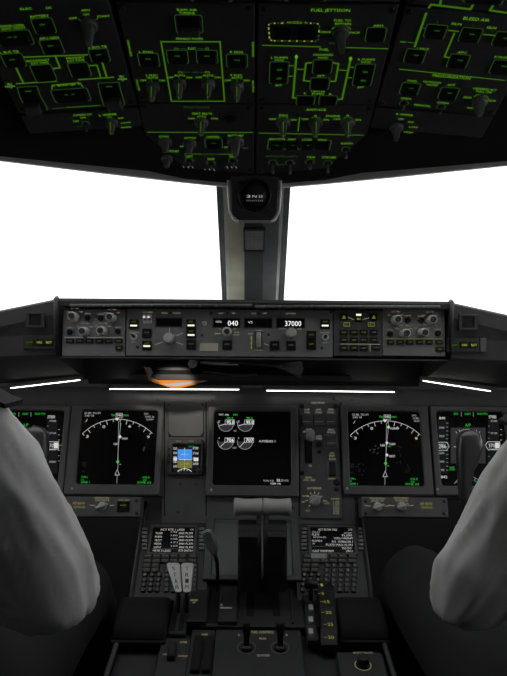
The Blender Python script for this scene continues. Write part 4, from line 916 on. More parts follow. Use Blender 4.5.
for s2, a, b2, y, h_, m in (('TAT -40c', 219, 229, 415.6, 1.8, 'sw'), ('0.84', 233.2, 237.5, 415.6, 2, 'sg'), ('N1', 234, 236.4, 431.7, 1.8, 'swd'), ('EGT', 233, 236.8, 448.6, 1.8, 'swd'), ('AUTOBRAKE  3', 259, 275.2, 442, 2.2, 'sw'), ('TOTAL FUEL', 263, 274, 481.2, 1.7, 'swd'), ('38.1', 276.3, 282, 480.8, 2.6, 'sw'), ('KGS', 283.5, 288.2, 481, 1.8, 'swd'), ('TEMP +9c', 270, 280.5, 484.2, 1.8, 'sw')):
    sT(t, s2, a, b2, y, h_, m)
t.part('screen_marking', t.print)

# standby flight display and the blank plate over it
t = Thing('standby_flight_display', 'small lit standby screen with blue sky and olive ground between two large displays', 'display', MIP, 185.5, 457)
bz = t.part('bezel', MB().ring(t.R(167.5, 439.8, 203.5, 475.5, .005, 3), t.R(172.5, 445, 201, 472.8, .003, 3), .0006, .012, 'dark', .002)); t.part('screen', MB().prism(t.R(171.5, 444.2, 202, 473.5), .0006, .007, 'screen'))
t.print = MB(); t.zz = .0076
for pts, m, dz in (([(173.3, 447.5), (199.8, 447.5), (199.8, 472), (173.3, 472)], 'sdim', -.0003), ([(178, 449.8), (192.3, 449.8), (192.3, 459.6), (178, 459.6)], 'sky', 0), ([(178, 461.4), (192.3, 461.4), (192.3, 468.4), (178, 468.4)], 'earth', 0)): sP(t, pts, m, dz)
sS(t, [(179, 460.2), (192, 460.2)], 1.6, 'sw'); sS(t, [(185, 448.5), (185, 470)], 1.1, 'sw'); sS(t, [(181, 455), (189, 455)], .8, 'sw'); sS(t, [(179.5, 464.5), (190.5, 464.5)], 1.1, 'sw')
for k, s2 in enumerate(('320', '300', '286', '280', '240')): sT(t, s2, 173.6, 177.4, 449 + k*4.4, 2.2, 'sw')
for k, s2 in enumerate(('37200', '37100', '37000', '36900')): sT(t, s2, 193, 198.6, 448.6 + k*5.2, 2.4, 'sw')
sP(t, [(173.8, 458), (177.5, 458), (177.5, 461), (173.8, 461)], 'sw', .0001); sP(t, [(194, 458.4), (198.6, 458.4), (198.6, 461.6), (194, 461.6)], 'sw', .0001)
sS(t, circ_px(185, 478, 9, 40, 140, 10), 1.2, 'sw'); sT(t, '1013', 189, 193.6, 447, 1.8, 'sg')
for k in range(5): sS(t, [(178.6 + k*3, 469.4 - abs(k-2)*-.5), (178.2 + k*3.1, 471.6)], .7, 'sw')
t.part('screen_marking', t.print)
for x, y in ((169.9, 450), (169.9, 456), (169.9, 463)): t.part('bezel_button', MB().prism(t.R(x - 1, y - 1.5, x + 1, y + 1.5), .012, .014, 'black', .0004), bz)
for x in (179, 192): t.part('bezel_button', MB().prism(t.R(x - 2.5, 441.3, x + 2.5, 443.5), .012, .014, 'knobdark', .0004), bz)
t.part('bezel_knob', MB().lathe([(.005, .012), (.0048, .022), (.004, .023)], (*t.L(199, 471), 0), 'dark', 16), bz)
t = Thing('blank_cover_plate', 'plain grey square plate with cut corners above the small standby screen', 'cover plate', MIP, 186, 420)
q = [(172, 403.5), (200, 403.5), (203.8, 407), (203.8, 433), (200, 437), (172, 437), (168, 433), (168, 407)]
t.part('plate', MB().prism(t.Q(q), .0003, .004, 'cover', .0015))
screws(t, t.Q([(169.6, 405), (202.4, 405), (169.6, 435.6), (202.4, 435.6)]), .0028, 'black', .0004)

# landing gear panel
t = Thing('landing_gear_panel', 'narrow grey panel with short gear lever, push switches and a rotary autobrake knob', 'control panel', MIP, 319, 457, h=.0008)
t.part('faceplate', MB().prism(t.R(299.5, 401, 340, 517, .001, 2), 0, .004, 'panel', .001)); t.print = MB(); PZ = .0044
def pT(s2, a, b2, y, h_=1.7, m='white'): t.T(t.print, s2, a, b2, y, h_, m, PZ)
pT('GND PROX', 311, 324.5, 403.2, 2); pT('FLAP', 304.5, 309.5, 410); pT('OVRD', 304, 310, 412.8); pT('GEAR', 315.5, 321, 410); pT('OVRD', 315, 322, 412.8); pT('TERR', 327.5, 333.5, 410); pT('OVRD', 327, 334, 412.8)
pT('ALTN', 306, 311.5, 429.5); pT('UP', 303, 306, 432); pT('LOCK', 309, 314, 432); pT('LOCK', 316, 321.5, 436.6); pT('OVRD', 315.5, 321.8, 439); pT('BRAKE', 328, 333.5, 430); pT('SOURCE', 326.5, 335, 432.6)
pT('DN', 308.5, 311.7, 466, 2, 'cream'); pT('AUTO', 329.5, 334, 453.5, 1.7, 'cream'); pT('GEAR', 328.8, 334.5, 456, 1.7, 'cream'); pT('ALTN', 328.5, 335.2, 459.3, 1.8, 'cream'); pT('DOWN', 328, 335, 479, 1.7, 'cream')
pT('GEAR', 305, 312, 477.8, 1.8, 'cream'); pT('270K - .82M', 303, 315, 480.3, 1.7, 'cream'); pT('AUTOBRAKE', 307, 321, 488.4, 2.2, 'cream'); pT('DISARM', 302, 308.5, 496, 1.6, 'cream'); pT('OFF', 301.5, 305, 502, 1.6, 'cream'); pT('RTO', 306, 310, 510.8, 1.6, 'cream'); pT('MAX', 323, 327, 501, 1.6, 'cream'); pT('AUTO', 324, 329, 503.6, 1.6, 'cream')
pT('FLAP LIMIT', 331, 339.4, 499, 1.7, 'cream')
for k, s2 in enumerate(('1  265K', '5  245K', '15 230K', '20 225K', '25 200K', '30 180K')): pT(s2, 333, 339, 502 + k*2.3, 1.5, 'cream')
def pkey(x0, y0, x1, y1, name='push_switch', frame=None):
    if frame: t.part('switch_frame', MB().ring(t.R(x0 - 1.6, y0 - 1.6, x1 + 1.6, y1 + 1.6, .001, 2), t.R(x0, y0, x1, y1, .001, 2), .004, .0055, frame, .0004))
    o = t.part(name, MB().prism(t.R(x0, y0, x1, y1, .001, 2), .004, .009, 'cover', .0012)); t.part('switch_line', MB().poly(t.R(x0 + 1.5, (y0+y1)/2 + 1.5, x1 - 1.5, (y0+y1)/2 + 2.1), 'knob', .0093), o)
for k in range(3): pkey(301.4 + k*11.9, 415, 312.3 + k*11.9, 426.4)
pkey(325.2, 436, 336.2, 447.6, frame='knobdark')
sl = t.part('gear_lever_slot', MB().prism(t.R(304.5, 440, 312, 463.5, .003, 4), .004, .0046, 'matte', .0002))
c = t.L(309, 440); u = t.sx(309, 440)
mb = MB(); mb.tube([(c[0], c[1], .004), (c[0], c[1] + .002, .03)], u*1.6, 'metal', 10); lv = t.part('gear_lever', mb)
t.part('gear_lever_wheel', MB().lathe([(u*3.4, -u*3.9), (u*5.4, -u*3), (u*6, 0), (u*5.4, u*3), (u*3.4, u*3.9)], (c[0], c[1] + .004, .036), 'knob', 20, 'x'), lv)
t.part('lock_override_button', MB().lathe([(u*3, .004), (u*3, .006), (u*2.3, .0075)], (*t.L(318.8, 444.6), 0), 'black', 16))
t.part('switch_frame', MB().ring(t.R(327, 459.8+.6, 337, 478, .002, 3), t.R(329, 462, 335.2, 476.5, .0015, 3), .004, .0052, 'knobdark', .0004)); t.part('alternate_gear_switch', MB().prism(t.R(329, 462, 335.2, 476.5, .001, 2), .004, .0105, 'black', .002))
for x, y, r in ((336.3, 482.5, 3.2), (300.8+1.5, 473, 2.2), (319, 452, 2), (336, 489.5, 2), (300.8+1, 406.5, 2.6), (335.2, 406.5, 2.6)): t.part('screw', MB().lathe([(u*r, .004), (u*r, .0055), (u*r*.6, .0064)], (*t.L(x, y), 0), 'black', 12))
c = t.L(314.5, 500.5); mb = MB(); mb.lathe([(u*5.6, .004), (u*5.4, .009), (u*3.4, .011)], (c[0], c[1], 0), 'knob', 18)
a = math.radians(35); bar_ = rr(0, 0, u*11.5, u*3.4, u*1.2, 3); mb.prism([(c[0] + x*math.cos(a) - y*math.sin(a), c[1] + x*math.sin(a) + y*math.cos(a)) for x, y in bar_], .009, .022, 'knob', .002); t.part('autobrake_knob', mb)
for a in (60, 90, 120, 150, 180, 225, 30): ca, sa = math.cos(math.radians(a)), math.sin(math.radians(a)); t.print.stroke([(c[0] + u*6.2*ca, c[1] + u*6.2*sa), (c[0] + u*8.4*ca, c[1] + u*8.4*sa)], u*.6, 'cream', PZ)
t.part('lettering', t.print)

# small selector shelves below the outer displays
def shelf(label, box, knobs, square, plate):
    t = Thing('selector_panel', label, 'control panel', SHELF, (box[0]+box[2])/2, (box[1]+box[3])/2)
    c, w, hh = t.box(*box); t.part('faceplate', MB().prism(rr(c[0], c[1], w, hh, .003, 3), -.043, 0, 'panel', .002)); t.print = MB()
    for x, y, tx in knobs:
        u = t.sx(x, y); c = t.L(x, y); mb = MB(); mb.lathe([(u*4.6, 0), (u*4.4, .004), (u*3, .006)], (*c, 0), 'knob', 16); mb.prism([(c[0] + a*.94 - b2*.34, c[1] + a*.34 + b2*.94) for a, b2 in rr(0, 0, u*12, u*2.8, u, 2)], .004, .015, 'knob', .0015); t.part('selector_knob', mb)
        for k, s2 in enumerate(tx): t.T(t.print, s2, x - 8 + k*1.2, x + 7 - k*.6, y - 8.6 + k*2.4, 1.8, 'cream')
        t.S(t.print, [(x - 13, y - 1.6), (x - 7, y - .6)], .8, 'cream'); t.S(t.print, [(x + 7, y - .8), (x + 12, y - 1.4)], .8, 'cream')
    if square: x, y = square; key(t, x, y, 12.5, 10.5, 'NORM', 'limed', th=1.6, tw=.45, ty=-1.2); t.T(t.print, 'FUEL REM', x - 5, x + 6, y - 6.6, 1.6, 'cream')
    if plate: 
        x, y = plate; t.T(t.print, 'AP-BHV', x - 6.5, x + 6, y - 1.8, 2.7, 'ygd'); t.T(t.print, 'CDAK.KL', x - 5.5, x + 6.5, y + 2, 2.3, 'ygd')
    screws(t, [t.L(x, y) for x in (box[0] + 4, box[2] - 4) for y in (box[1] + 4, box[3] - 4)])
    t.part('lettering', t.print)
shelf('low grey panel with a knob and one square key beside the white shirt sleeve', (40, 496.5, 140.5, 517), [(102.5, 506.5, ('HEADING REF', 'NORM'))], (123.5, 506.6), (79, 505))
shelf('low grey panel with two small knobs and yellow lettering below the second arc display', (361.5, 497.3, 448, 517.5), [(377.7, 507, ('RADIO', 'ALT')), (401.7, 506.6, ('INSTRUMENT', 'SOURCE SEL'))], None, (426.5, 505.5))

# ================================================================== CENTRE PEDESTAL
def qz(Y): return -.496 + math.tan(math.radians(10.2)) * (Y - 1.232)
def cz(Y): return -.381 + math.tan(math.radians(42)) * (Y - 1.36)
ped = bpy.data.objects.new('centre_pedestal', None); C.objects.link(ped); ped.location = (0, 1.1, 0)
tag(ped, 'dark centre pedestal body between the pilots that carries keypads and levers', 'pedestal')
topl = [(.72, qz(.72) - .018 + ZC), (1.232, -.516 + ZC), (1.395, cz(1.395) - .022 + ZC)]
mb = MB(); mb.loft([[(x, y - 1.1, z) for y, z in topl + [(y, z - .03) for y, z in topl[::-1]]] for x in (-.226, .226)], 'pedgrey', False); mb.build('top_plate', ped, True)
mb = MB(); mb.loft([[(x, y - 1.1, z) for y, z in [(.74, 0)] + [(min(y, 1.38) + (.02 if y < 1 else 0), z - .03) for y, z in topl] + [(1.38, 0)]] for x in (-.20, .20)], 'pedgrey', False); mb.build('body', ped, True)
for sx in (-1, 1):
    mb = MB(); mb.tube([(sx*.228, 1.39 - 1.1, cz(1.39) + ZC), (sx*.228, 1.232 - 1.1, -.498 + ZC), (sx*.228, .73 - 1.1, qz(.73) - .004 + ZC)], .005, 'pedgrey', 8); mb.build('edge_rail', ped)

def keypad(label, ox, lines, mirror, page):
    """flight management keypad unit with its screen; ox shifts photo x"""
    t = Thing('flight_management_keypad', label, 'keypad unit', CDU, ox + 33, 560)
    c, w, hh = t.box(ox + 1, 519.5, ox + 66.5, 599)
    fp = t.part('faceplate', MB().prism(rr(c[0], c[1], .146, hh, .003, 3), -.010, 0, 'pedgrey', .0015)); t.print = MB()
    g = t.R(ox + 13, 528.2, ox + 55.5, 553, .002, 3)
    t.part('screen_frame', MB().ring(t.R(ox + 10, 525.5, ox + 58.5, 555.2, .003, 3), g, 0, .004, 'dark', .001))
    scr = t.part('screen', MB().prism(t.R(ox + 12.5, 527.8, ox + 56, 553.4), 0, .0012, 'screen'))
    sm = MB()
    for s2, a, b2, y, h_ in lines: t.T(sm, s2, ox + a, ox + b2, y, h_, 'cdu' if h_ > 1.7 else 'swd', .0016)
    t.part('screen_text', sm, scr)
    K = t.part('line_select_key', MB().prism(rr(0, 0, .0105, .0062, .001, 2), 0, .004, 'knobdark', .0008)); first = True
    kmeshes = K
    for k in range(6):
        for x in (ox + 6, ox + 63):
            p = t.L(x, 529.6 + k*3.9)
            o = K if first else clone(K, t.o); o.location = (p[0], p[1], 0); first = False
            t.T(t.print, '-', x - 1.6, x + 1.6, 529.6 + k*3.9, .5, 'keylit', .0043)
    FK = t.part('function_key', MB().prism(rr(0, 0, .0165, .0095, .001, 2), 0, .004, 'black', .0008)); first = True
    names = (('INIT REF', 'RTE', 'DEP ARR', 'ALTN', 'VNAV', 'EXEC'), ('FIX', 'LEGS', 'HOLD', 'FMC', 'PROG', 'N1'))
    for r_ in range(2):
        for k in range(6):
            x, y = ox + 9.5 + k*8.7 + (1.3 if k == 5 else 0) - r_*.4, 556.8 + r_*4.6; p = t.L(x, y)
            o = FK if first else clone(FK, t.o); first = False; o.location = (p[0], p[1], 0); t.T(t.print, names[r_][k], x - 2.8, x + 2.8, y - .3, 1.2, 'keylit', .0044)
    for r_, nn in enumerate((('MENU', 'NAV'), ('PREV', 'NEXT'))):
        for k in range(2):
            x, y = ox + 8.3 + k*8.6 - r_*.5, 566 + r_*4.6; p = t.L(x, y); o = clone(FK, t.o); o.location = (p[0], p[1], 0); t.T(t.print, nn[k], x - 2.4, x + 2.4, y - .3, 1.2, 'keylit', .0044)
    RK = t.part('number_key', MB().lathe([(.0052, 0), (.0052, .0035), (.004, .0045)], (0, 0, 0), 'black', 12)); first = True
    for r_, row in enumerate(('123', '456', '789', '.0-')):
        for k, ch in enumerate(row):
            x, y = ox + 6.4 + k*7 - r_*.6, 575.4 + r_*4.9; p = t.L(x, y); o = RK if first else clone(RK, t.o); first = False; o.location = (p[0], p[1], 0); t.T(t.print, ch, x - 1, x + 1, y, 1.9, 'keylit', .0048)
    LK = t.part('letter_key', MB().prism(rr(0, 0, .0098, .0098, .0012, 2), 0, .004, 'black', .0008)); first = True
    for r_, row in enumerate(('ABCDE', 'FGHIJ', 'KLMNO', 'PQRST', 'UVWXY', 'Z+/*-')):
        for k, ch in enumerate(row):
            x, y = ox + 29.2 + k*6.9 - r_*.3, 566.2 + r_*4.8; p = t.L(x, y); o = LK if first else clone(LK, t.o); first = False; o.location = (p[0], p[1], 0); t.T(t.print, ch, x - 1, x + 1, y, 1.9, 'keylit', .0044)
    for x, y in ((ox + 4, 523), (ox + 64, 523)): t.part('fastener', MB().lathe([(.0032, 0), (.0032, .002), (.0018, .0028)], (*t.L(x, y), 0), 'knobdark', 10))
    if page: 
        o = t.part('paper_tab', MB().prism(t.R(ox + 13, 554.8, ox + 28.5, 559.6), .0042, .005, 'placard'))
    t.part('key_legend', t.print); return t
L1 = [('ACT RTE 1 LEGS', 22, 46, 530, 1.9), ('1/4', 52, 55, 530, 1.7)]
L1 += [('%s' % n_, 17 - k*.4, 24 - k*.4, 533.6 + k*3.5, 1.9) for k, n_ in enumerate(('TAXIM', 'PURPA', 'OBGOT', 'MESUK', 'LAPAT'))] + [('%d' % n_, 32.5, 39, 532.3 + k*3.5, 1.6) for k, n_ in enumerate((142, 160, 158, 171, 169))] + [('.840/ FL370', 40, 54.5, 533.6 + k*3.5, 1.9) for k in range(5)] + [('-----------------', 14, 54, 549, .6), ('<RTE 2 LEGS', 14, 32, 551, 2.0), ('RTE DATA>', 40, 54.5, 551, 2.0)]
keypad('keypad unit with a lit route screen beside the dark speedbrake lever', 138.6, L1, False, False)
L2 = [('ACT ECON CRZ', 20, 39, 530, 1.9), ('2/3', 50, 54, 530, 1.7), ('CRZ ALT', 14, 22, 532.4, 1.4), ('FL370', 14, 21, 535, 1.9), ('STEP', 46, 54, 533.4, 1.3), ('FL390', 44, 54, 535.8, 1.9), ('.840 ECON SPD', 15, 28, 537.6, 1.5), ('1432z /1065NM', 36, 54.5, 538.6, 2.0), ('95.0/95.0', 14, 24, 541.2, 1.9), ('N1 1540z/38.1', 34, 54.5, 542, 2.0), ('OPT', 14, 17, 544, 1.4), ('FL372 MAX FL391', 28, 54.5, 545.2, 2.0), ('----------------', 14, 54, 546.8, .5), ('ENG OUT>', 44, 54, 548.6, 1.9), ('<LAST WAYPOINT', 14, 36, 551.4, 2.0), ('LRC>', 48, 55, 551.4, 2.0)]
keypad('keypad unit with a lit cruise screen and a grey paper tab above the flap lever', 298, L2, True, True)

# wrist rests behind the keypads
for lab, x0, x1 in (('black padded wrist rest behind the keypad with the route screen', 117, 171), ('black padded wrist rest behind the keypad with the paper tab', 337, 386)):
    t = Thing('wrist_rest', lab, 'wrist rest', QUAD, (x0 + x1)/2, 612, group=None)
    a, b2 = t.L(x0 + 2, 606), t.L(x1 - 2, 606); w = b2[0] - a[0]; xm = (a[0] + b2[0])/2
    if x0 < 200: xm = max(xm, -.238 + w/2 - t.ab[0])
    else: xm = min(xm, .238 - w/2 - t.ab[0])
    mb = MB(); rings = []
    for y, zt in ((-.085, .006), (-.07, .022), (-.03, .032), (.0, .030), (.012, .022), (.016, .004)): rings.append([(xm + x, y, z) for x, z in rr(0, zt/2, w * (.96 if zt < .02 else 1), zt, min(.012, zt*.45), 3)])
    mb.loft(rings, 'matte', True); t.part('pad', mb, fix=True); t.part('base', MB().prism(rr(xm, -.035, w, .112, .004, 2), -.012, .003, 'matte', .001))

# lower display behind the levers
t = Thing('lower_display', 'blank grey lower display in a dark frame behind the thrust levers', 'display', CDU, 252, 546)
t.part('dark', MB().ring(t.R(204.5, 515.5, 300, 580, .003, 3), t.R(213, 520.5, 291.5, 575, .004, 3), -.010, .006, 'dark', .002)); t.part('screen', MB().prism(t.R(212, 519.5, 292.5, 576), -.010, .001, 'lowscreen'))
mb = MB(); mb.tube([(*t.L(205, 513.5), .004), (*t.L(299, 513.5), .004)], .0055, 'pedgrey', 10); t.part('top_rail', mb); t.part('fastener', MB().lathe([(.006, .004), (.006, .010), (.0035, .012)], (*t.L(215, 511.5), 0), 'pedgrey', 12))

# thrust quadrant
t = Thing('thrust_quadrant', 'dark slotted quadrant plate under the two black thrust levers', 'quadrant', QUAD, 262, 606)
top = t.L(262, 583)[1]; bot = t.L(262, 626)[1]
a, b2 = t.L(202, 606)[0], t.L(331, 606)[0]
t.part('cover_plate', MB().prism([(a, bot), (b2, bot), (b2 - .004, top), (a + .004, top)], -.012, 0, 'pedgrey', .002)); mb = MB()
for x0, x1 in ((246.5, 254), (272, 279.5)): mb.prism(t.R(x0, 588, x1, 615.5, .003, 3), 0, .0006, 'matte')
t.part('lever_slot', mb)
for x in (234.5, 291): t.part('side_ridge', MB().box((t.L(x, 604)[0], (top + bot)/2, .002), (.004, abs(top - bot) * .9, .004), 'pedgrey', .001))

# thrust levers
for i, (x0, x1, lab) in enumerate(((237.5, 261.8, 'black thrust lever with pale grip on the speedbrake side of the pair'), (263.2, 287.5, 'black thrust lever with pale grip on the flap lever side of the pair'))):
    xm = (x0 + x1)/2; s = 1 if i == 0 else -1
    base = atY(xm, 589, 1.195); t = bpy.data.objects.new('thrust_lever', None); C.objects.link(t); t.location = base; tag(t, lab, 'lever', 'thrust levers')
    w = 23.6*1.195/650
    def pt(px, py, Y): return atY(px, py, Y) - base
    mb = MB(); rings = []
    for py, Y, d in ((590, 1.200, .058), (570, 1.197, .062), (545, 1.20, .060), (530, 1.206, .050), (525.5, 1.212, .034), (524.5, 1.216, .02)):
        p = pt(xm, py, Y); rings.append([(p.x + x, p.y + .02 + y, p.z) for x, y in rr(0, 0, w, d, .006, 3)])
    mb.loft(rings, 'black', False); mb.build('lever_body', t, True)
    stem_x = x1 - 3 if i == 0 else x0 + 3
    mb = MB(); mb.loft([[(p.x + x, p.y + y, p.z) for x, y in rr(0, 0, .0095, .016, .003, 2)] for p in (pt(stem_x, 530, 1.225), pt(stem_x, 505, 1.240))], 'pedgrey', False); mb.build('stem', t, True)
    p = pt(xm - s*1.4, 507, 1.235); L_ = 27.5*1.235/650; prof = []
    for k in range(13):
        f = k/12*2 - 1; prof.append((.0150 + .0028*f*f if abs(f) < .97 else .0165, f*L_/2))
    prof = [(.011, -L_/2 - .0015)] + prof + [(.011, L_/2 + .0015)]
    mb = MB(); mb.lathe(prof, (p.x, p.y, p.z), 'grip', 24, 'x'); gr = mb.build('grip', t, True)
    mb = MB(); mb.lathe([(.004, 0), (.004, .004), (.003, .005)], (p.x - s*L_/2*1.05, p.y, p.z), 'black', 10, 'x'); mb.build('disconnect_button', gr)
    q = pt(xm - s*2, 536, 1.17); mb = MB(); mb.loft([[(p2.x + x, p2.y + y, p2.z) for x, y in rr(0, 0, w*.8, .012, .004, 2)] for p2 in (pt(xm, 560, 1.178), q, pt(xm, 531, 1.185))], 'black', False); mb.build('reverse_lever', t, True)

# speedbrake lever and its quadrant
t = Thing('speedbrake_quadrant', 'dark plate with a long lever slot beside the thrust lever plate', 'quadrant', QUAD, 214, 606)
a, b2 = t.L(188, 606)[0], t.L(238.5, 606)[0]
for x0, x1 in ((189.5, 208.5), (219.5, 238)):
    c, w, hh = t.box(x0, 583, x1, 624); t.part('cover_plate', MB().prism(rr(c[0], c[1], w, hh, .002, 2), -.004, .010, 'pedgrey', .003))
t.part('lever_slot', MB().prism(t.R(209, 584, 219, 622), -.006, .001, 'matte')); mb = MB()
t.T(mb, 'ARMED', 190, 198, 605.3, 1.8, 'cream', .0105); t.T(mb, 'UP', 192.5, 195.6, 607.6, 1.6, 'cream', .0105); t.T(mb, 'UP', 220, 222.5, 610.3, 1.6, 'cream', .0105); t.T(mb, 'SPEEDBRAKE', 220, 232, 613, 1.5, 'cream', .0105); t.T(mb, 'DN', 220.5, 226, 582.6+3, 1.7, 'cream', .0105); t.part('lettering', mb)
def free(name, label, cat, base, group=None):
    o = bpy.data.objects.new(name, None); C.objects.link(o); o.location = base; tag(o, label, cat, group); return o
def put(o, mb, name, parent=None): mb.v = [tuple(Vector(v) - o.location) for v in mb.v]; return mb.build(name, parent or o, True)
base = atY(217.5, 588, 1.215); o = free('speedbrake_lever', 'grey tilted speedbrake lever on a thin curved arm beside the blank lower display', 'lever', base)
mb = MB(); pts = [atY(217.5, 590, 1.222), atY(217.5, 574, 1.215), atY(217, 562, 1.205), atY(214, 552, 1.198)]
mb.tube(pts, [.0035, .0035, .0035, .004], 'black', 8); put(o, mb, 'arm')
mb = MB(); rings = []
for px, py, w, d in ((214.8, 553.5, .010, .010), (213, 548, .019, .014), (210, 540, .022, .015), (206.5, 532, .020, .013), (205.6, 530.2, .012, .008)):
    p = atY(px, py, 1.195); rings.append([(p.x + x*.94, p.y + y, p.z + x*.34) for x, y in rr(0, 0, w, d, .004, 2)])
mb.loft(rings, 'knobdark', False); hd = put(o, mb, 'handle'); mb = MB()
for k in range(4): 
    A, B = atY(203.8 + k*1.1, 533.6 + k*2.4, 1.186), atY(209 + k*1.1, 531.6 + k*2.4, 1.186); mb.tube([A, B], .0008, 'pedgrey', 5)
put(o, mb, 'grip_ridge', hd)

# alternate trim levers
t = Thing('trim_lever_quadrant', 'narrow dark plate with two slots below the pale paired trim levers', 'quadrant', QUAD, 178, 615)
c, w, hh = t.box(171.5, 596, 188.5, 634.5); t.part('cover_plate', MB().prism(rr(c[0], c[1], w, hh, .002, 2), -.010, .004, 'pedgrey', .002)); mb = MB()
for x0, x1 in ((173.5, 178.3), (181.2, 186)): mb.prism(t.R(x0, 598, x1, 632), .004, .0046, 'matte')
t.part('lever_slot', mb)
for word, top, bot, lab in (('STAB', (165.8, 179.4), (175.2, 181.5), 'pale tapering trim lever lettered STAB, on the keypad side'), ('TRIM', (180.8, 193.8), (183, 190.6), 'pale tapering trim lever lettered TRIM, on the speedbrake side')):
    base = atY((bot[0] + bot[1])/2, 606, 1.172); o = free('trim_lever', lab, 'lever', base, 'alternate trim levers')
    mb = MB(); rings = []
    for f, py, Y in ((0, 592.4, 1.134), (.05, 591.5, 1.136), (.3, 584.5, 1.149), (.65, 574.8, 1.166), (.93, 566.4, 1.180), (1, 564.8, 1.185)):
        k = max(0, min(1, f)); xl, xr = bot[0] + (top[0]-bot[0])*k, bot[1] + (top[1]-bot[1])*k; A, B = atY(xl, py, Y), atY(xr, py, Y); m2 = (A + B)/2; wd = B.x - A.x; e_ = .8 if f in (0, 1) else 1
        rings.append([(m2.x + x, m2.y + y + .006, m2.z) for x, y in rr(0, 0, wd*e_, .012*e_, .003, 2)])
    mb.loft(rings, 'knob', False); tab = put(o, mb, 'tab'); mb = MB()
    for k, ch in enumerate(word):
        f = .86 - k*.22; py = 592.4 - 28*f; xl, xr = bot[0] + (top[0]-bot[0])*f, bot[1] + (top[1]-bot[1])*f; p = atY((xl+xr)/2, py, 1.134 + .0495*f - .0016); sub = MB(); sub.text(ch, (0, 0), .0058, .0072, 'pedgrey', 0)
        mb.add([(p.x + x, p.y - y*.0 - .0012, p.z + y) for x, y, z in sub.v], sub.f, 'dark')
    put(o, mb, 'lettering', tab); mb = MB(); mb.tube([atY((bot[0]+bot[1])/2, 589, 1.152), atY((bot[0]+bot[1])/2, 612, 1.160)], .0035, 'black', 8); put(o, mb, 'arm')

# flap lever gate
t = Thing('flap_gate', 'black flap gate with yellow detent numbers 5 to 30 beside the padded wrist rest', 'gate', QUAD, 320, 612)
mb = MB(); rings = []
for py, x0, x1, zt in ((578, 315.5, 329, .002), (585, 316, 331, .016), (600, 317.5, 334, .024), (620, 319, 336, .026), (640, 320.5, 337.5, .022), (648, 321, 338, .006)):
    p0, p1 = t.L(x0, py), t.L(x1, py); rings.append([(p0[0], p0[1], -.012), (p1[0], p1[1], -.012), (p1[0], p1[1], zt - .002), (p1[0] - .002, p1[1], zt), (p0[0] + .002, p0[1], zt), (p0[0], p0[1], zt - .002)])
mb.loft(rings, 'black', False); t.part('scale_hump', mb, fix=True)
def hump(py): 
    q = ((578, .002), (585, .016), (600, .024), (620, .026), (640, .022), (648, .006))
    for (a, za), (b2, zb) in zip(q, q[1:]):
        if a <= py <= b2: return za + (zb - za)*(py - a)/(b2 - a)
    return .002
mb = MB()
# rows are given on the raised scale: look the points up on the lifted plane
UP = QUAD.lift(.0255)
for s2, x0, x1, y, hh in (('1', 320.5, 323, 585.5, 2.6), ('5', 321.5, 324, 594, 2.8), ('15', 324.5, 329.5, 602.3, 2.8), ('20', 325.5, 331.5, 613, 3), ('25', 327.5, 333, 625, 3.2), ('30', 328, 334, 638, 3.3)):
    a, b2 = UP.at(x0, y) - t.ab, UP.at(x1, y) - t.ab; h_ = abs(UP.at(x0, y - hh/2)[1] - UP.at(x0, y + hh/2)[1]); mb.text(s2, tuple((a + b2)/2), (b2 - a).length, h_, 'ygd', .0268)
    mb.stroke([tuple(UP.at(x0 - 4, y) - t.ab), tuple(UP.at(x0 - 1, y) - t.ab)], .0010, 'ygd', .0268)
t.part('lettering', mb)
c, w, hh = t.box(303.5, 580, 314, 640); t.part('gate_plate', MB().prism(rr(c[0], c[1], w, hh, .002, 2), -.010, .006, 'pedgrey', .002)); mb = MB()
for k, y in enumerate((584, 592, 601, 612, 624, 636)): mb.prism(t.R(308.5, y - 3, 313, y + 2.5, .001, 2), .006, .010, 'knob' if k != 2 else 'pedgrey', .001)
t.part('detent', mb)
base = atY(311, 597, 1.2); o = free('flap_lever', 'short black flap lever at the top of the numbered flap gate', 'lever', base)
mb = MB(); mb.tube([atY(311, 598, 1.21), atY(311, 585, 1.205)], .004, 'black', 8); put(o, mb, 'arm'); mb = MB(); p = atY(311, 584, 1.203); mb.lathe([(.004, -.012), (.008, -.011), (.0085, 0), (.008, .011), (.004, .012)], tuple(p), 'black', 14, 'x'); put(o, mb, 'handle')

# fuel control panel with two cutoff switches
t = Thing('fuel_control_panel', 'dark panel lettered FUEL CONTROL with two tall switches inside ring marks', 'control panel', QUAD, 264, 645)
c, w, hh = t.box(214, 627.5, 303, 676); t.part('faceplate', MB().prism(rr(c[0], c[1], w, hh, .002, 2), -.012, -.002, 'pedgrey', .001)); mb = MB()
t.T(mb, 'FUEL CONTROL', 251.5, 274, 631.3, 2.4, 'cream', -.0016); t.T(mb, 'RUN', 259.5, 266, 637.6, 2, 'cream', -.0016); t.T(mb, 'CUTOFF', 257, 269.5, 654.6, 2, 'cream', -.0016); t.T(mb, 'L', 238.5, 240.5, 634, 2, 'cream', -.0016); t.T(mb, 'R', 286, 288, 634, 2, 'cream', -.0016)
for x in (246.5, 280): c = t.L(x, 646.5); u = t.sx(x, 646); mb.stroke(circ(*c, u*9.2, 28), u*.8, 'knobdark', -.0016, True)
t.part('lettering', mb)
for x in (246.5, 280):
    c = t.L(x, 648); u = t.sx(x, 646); mb = MB(); mb.lathe([(u*6, -.002), (u*5.6, .004), (u*3, .006)], (*c, 0), 'black', 16); mb.loft([[(c[0] + a, c[1] + b2 + z*.15, z) for a, b2 in rr(0, 0, u*k, u*k*.8, u*1.2, 3)] for z, k in ((.004, 5.5), (.018, 6), (.032, 8.4), (.040, 9), (.044, 7))], 'black', False)
    t.part('cutoff_switch', mb)
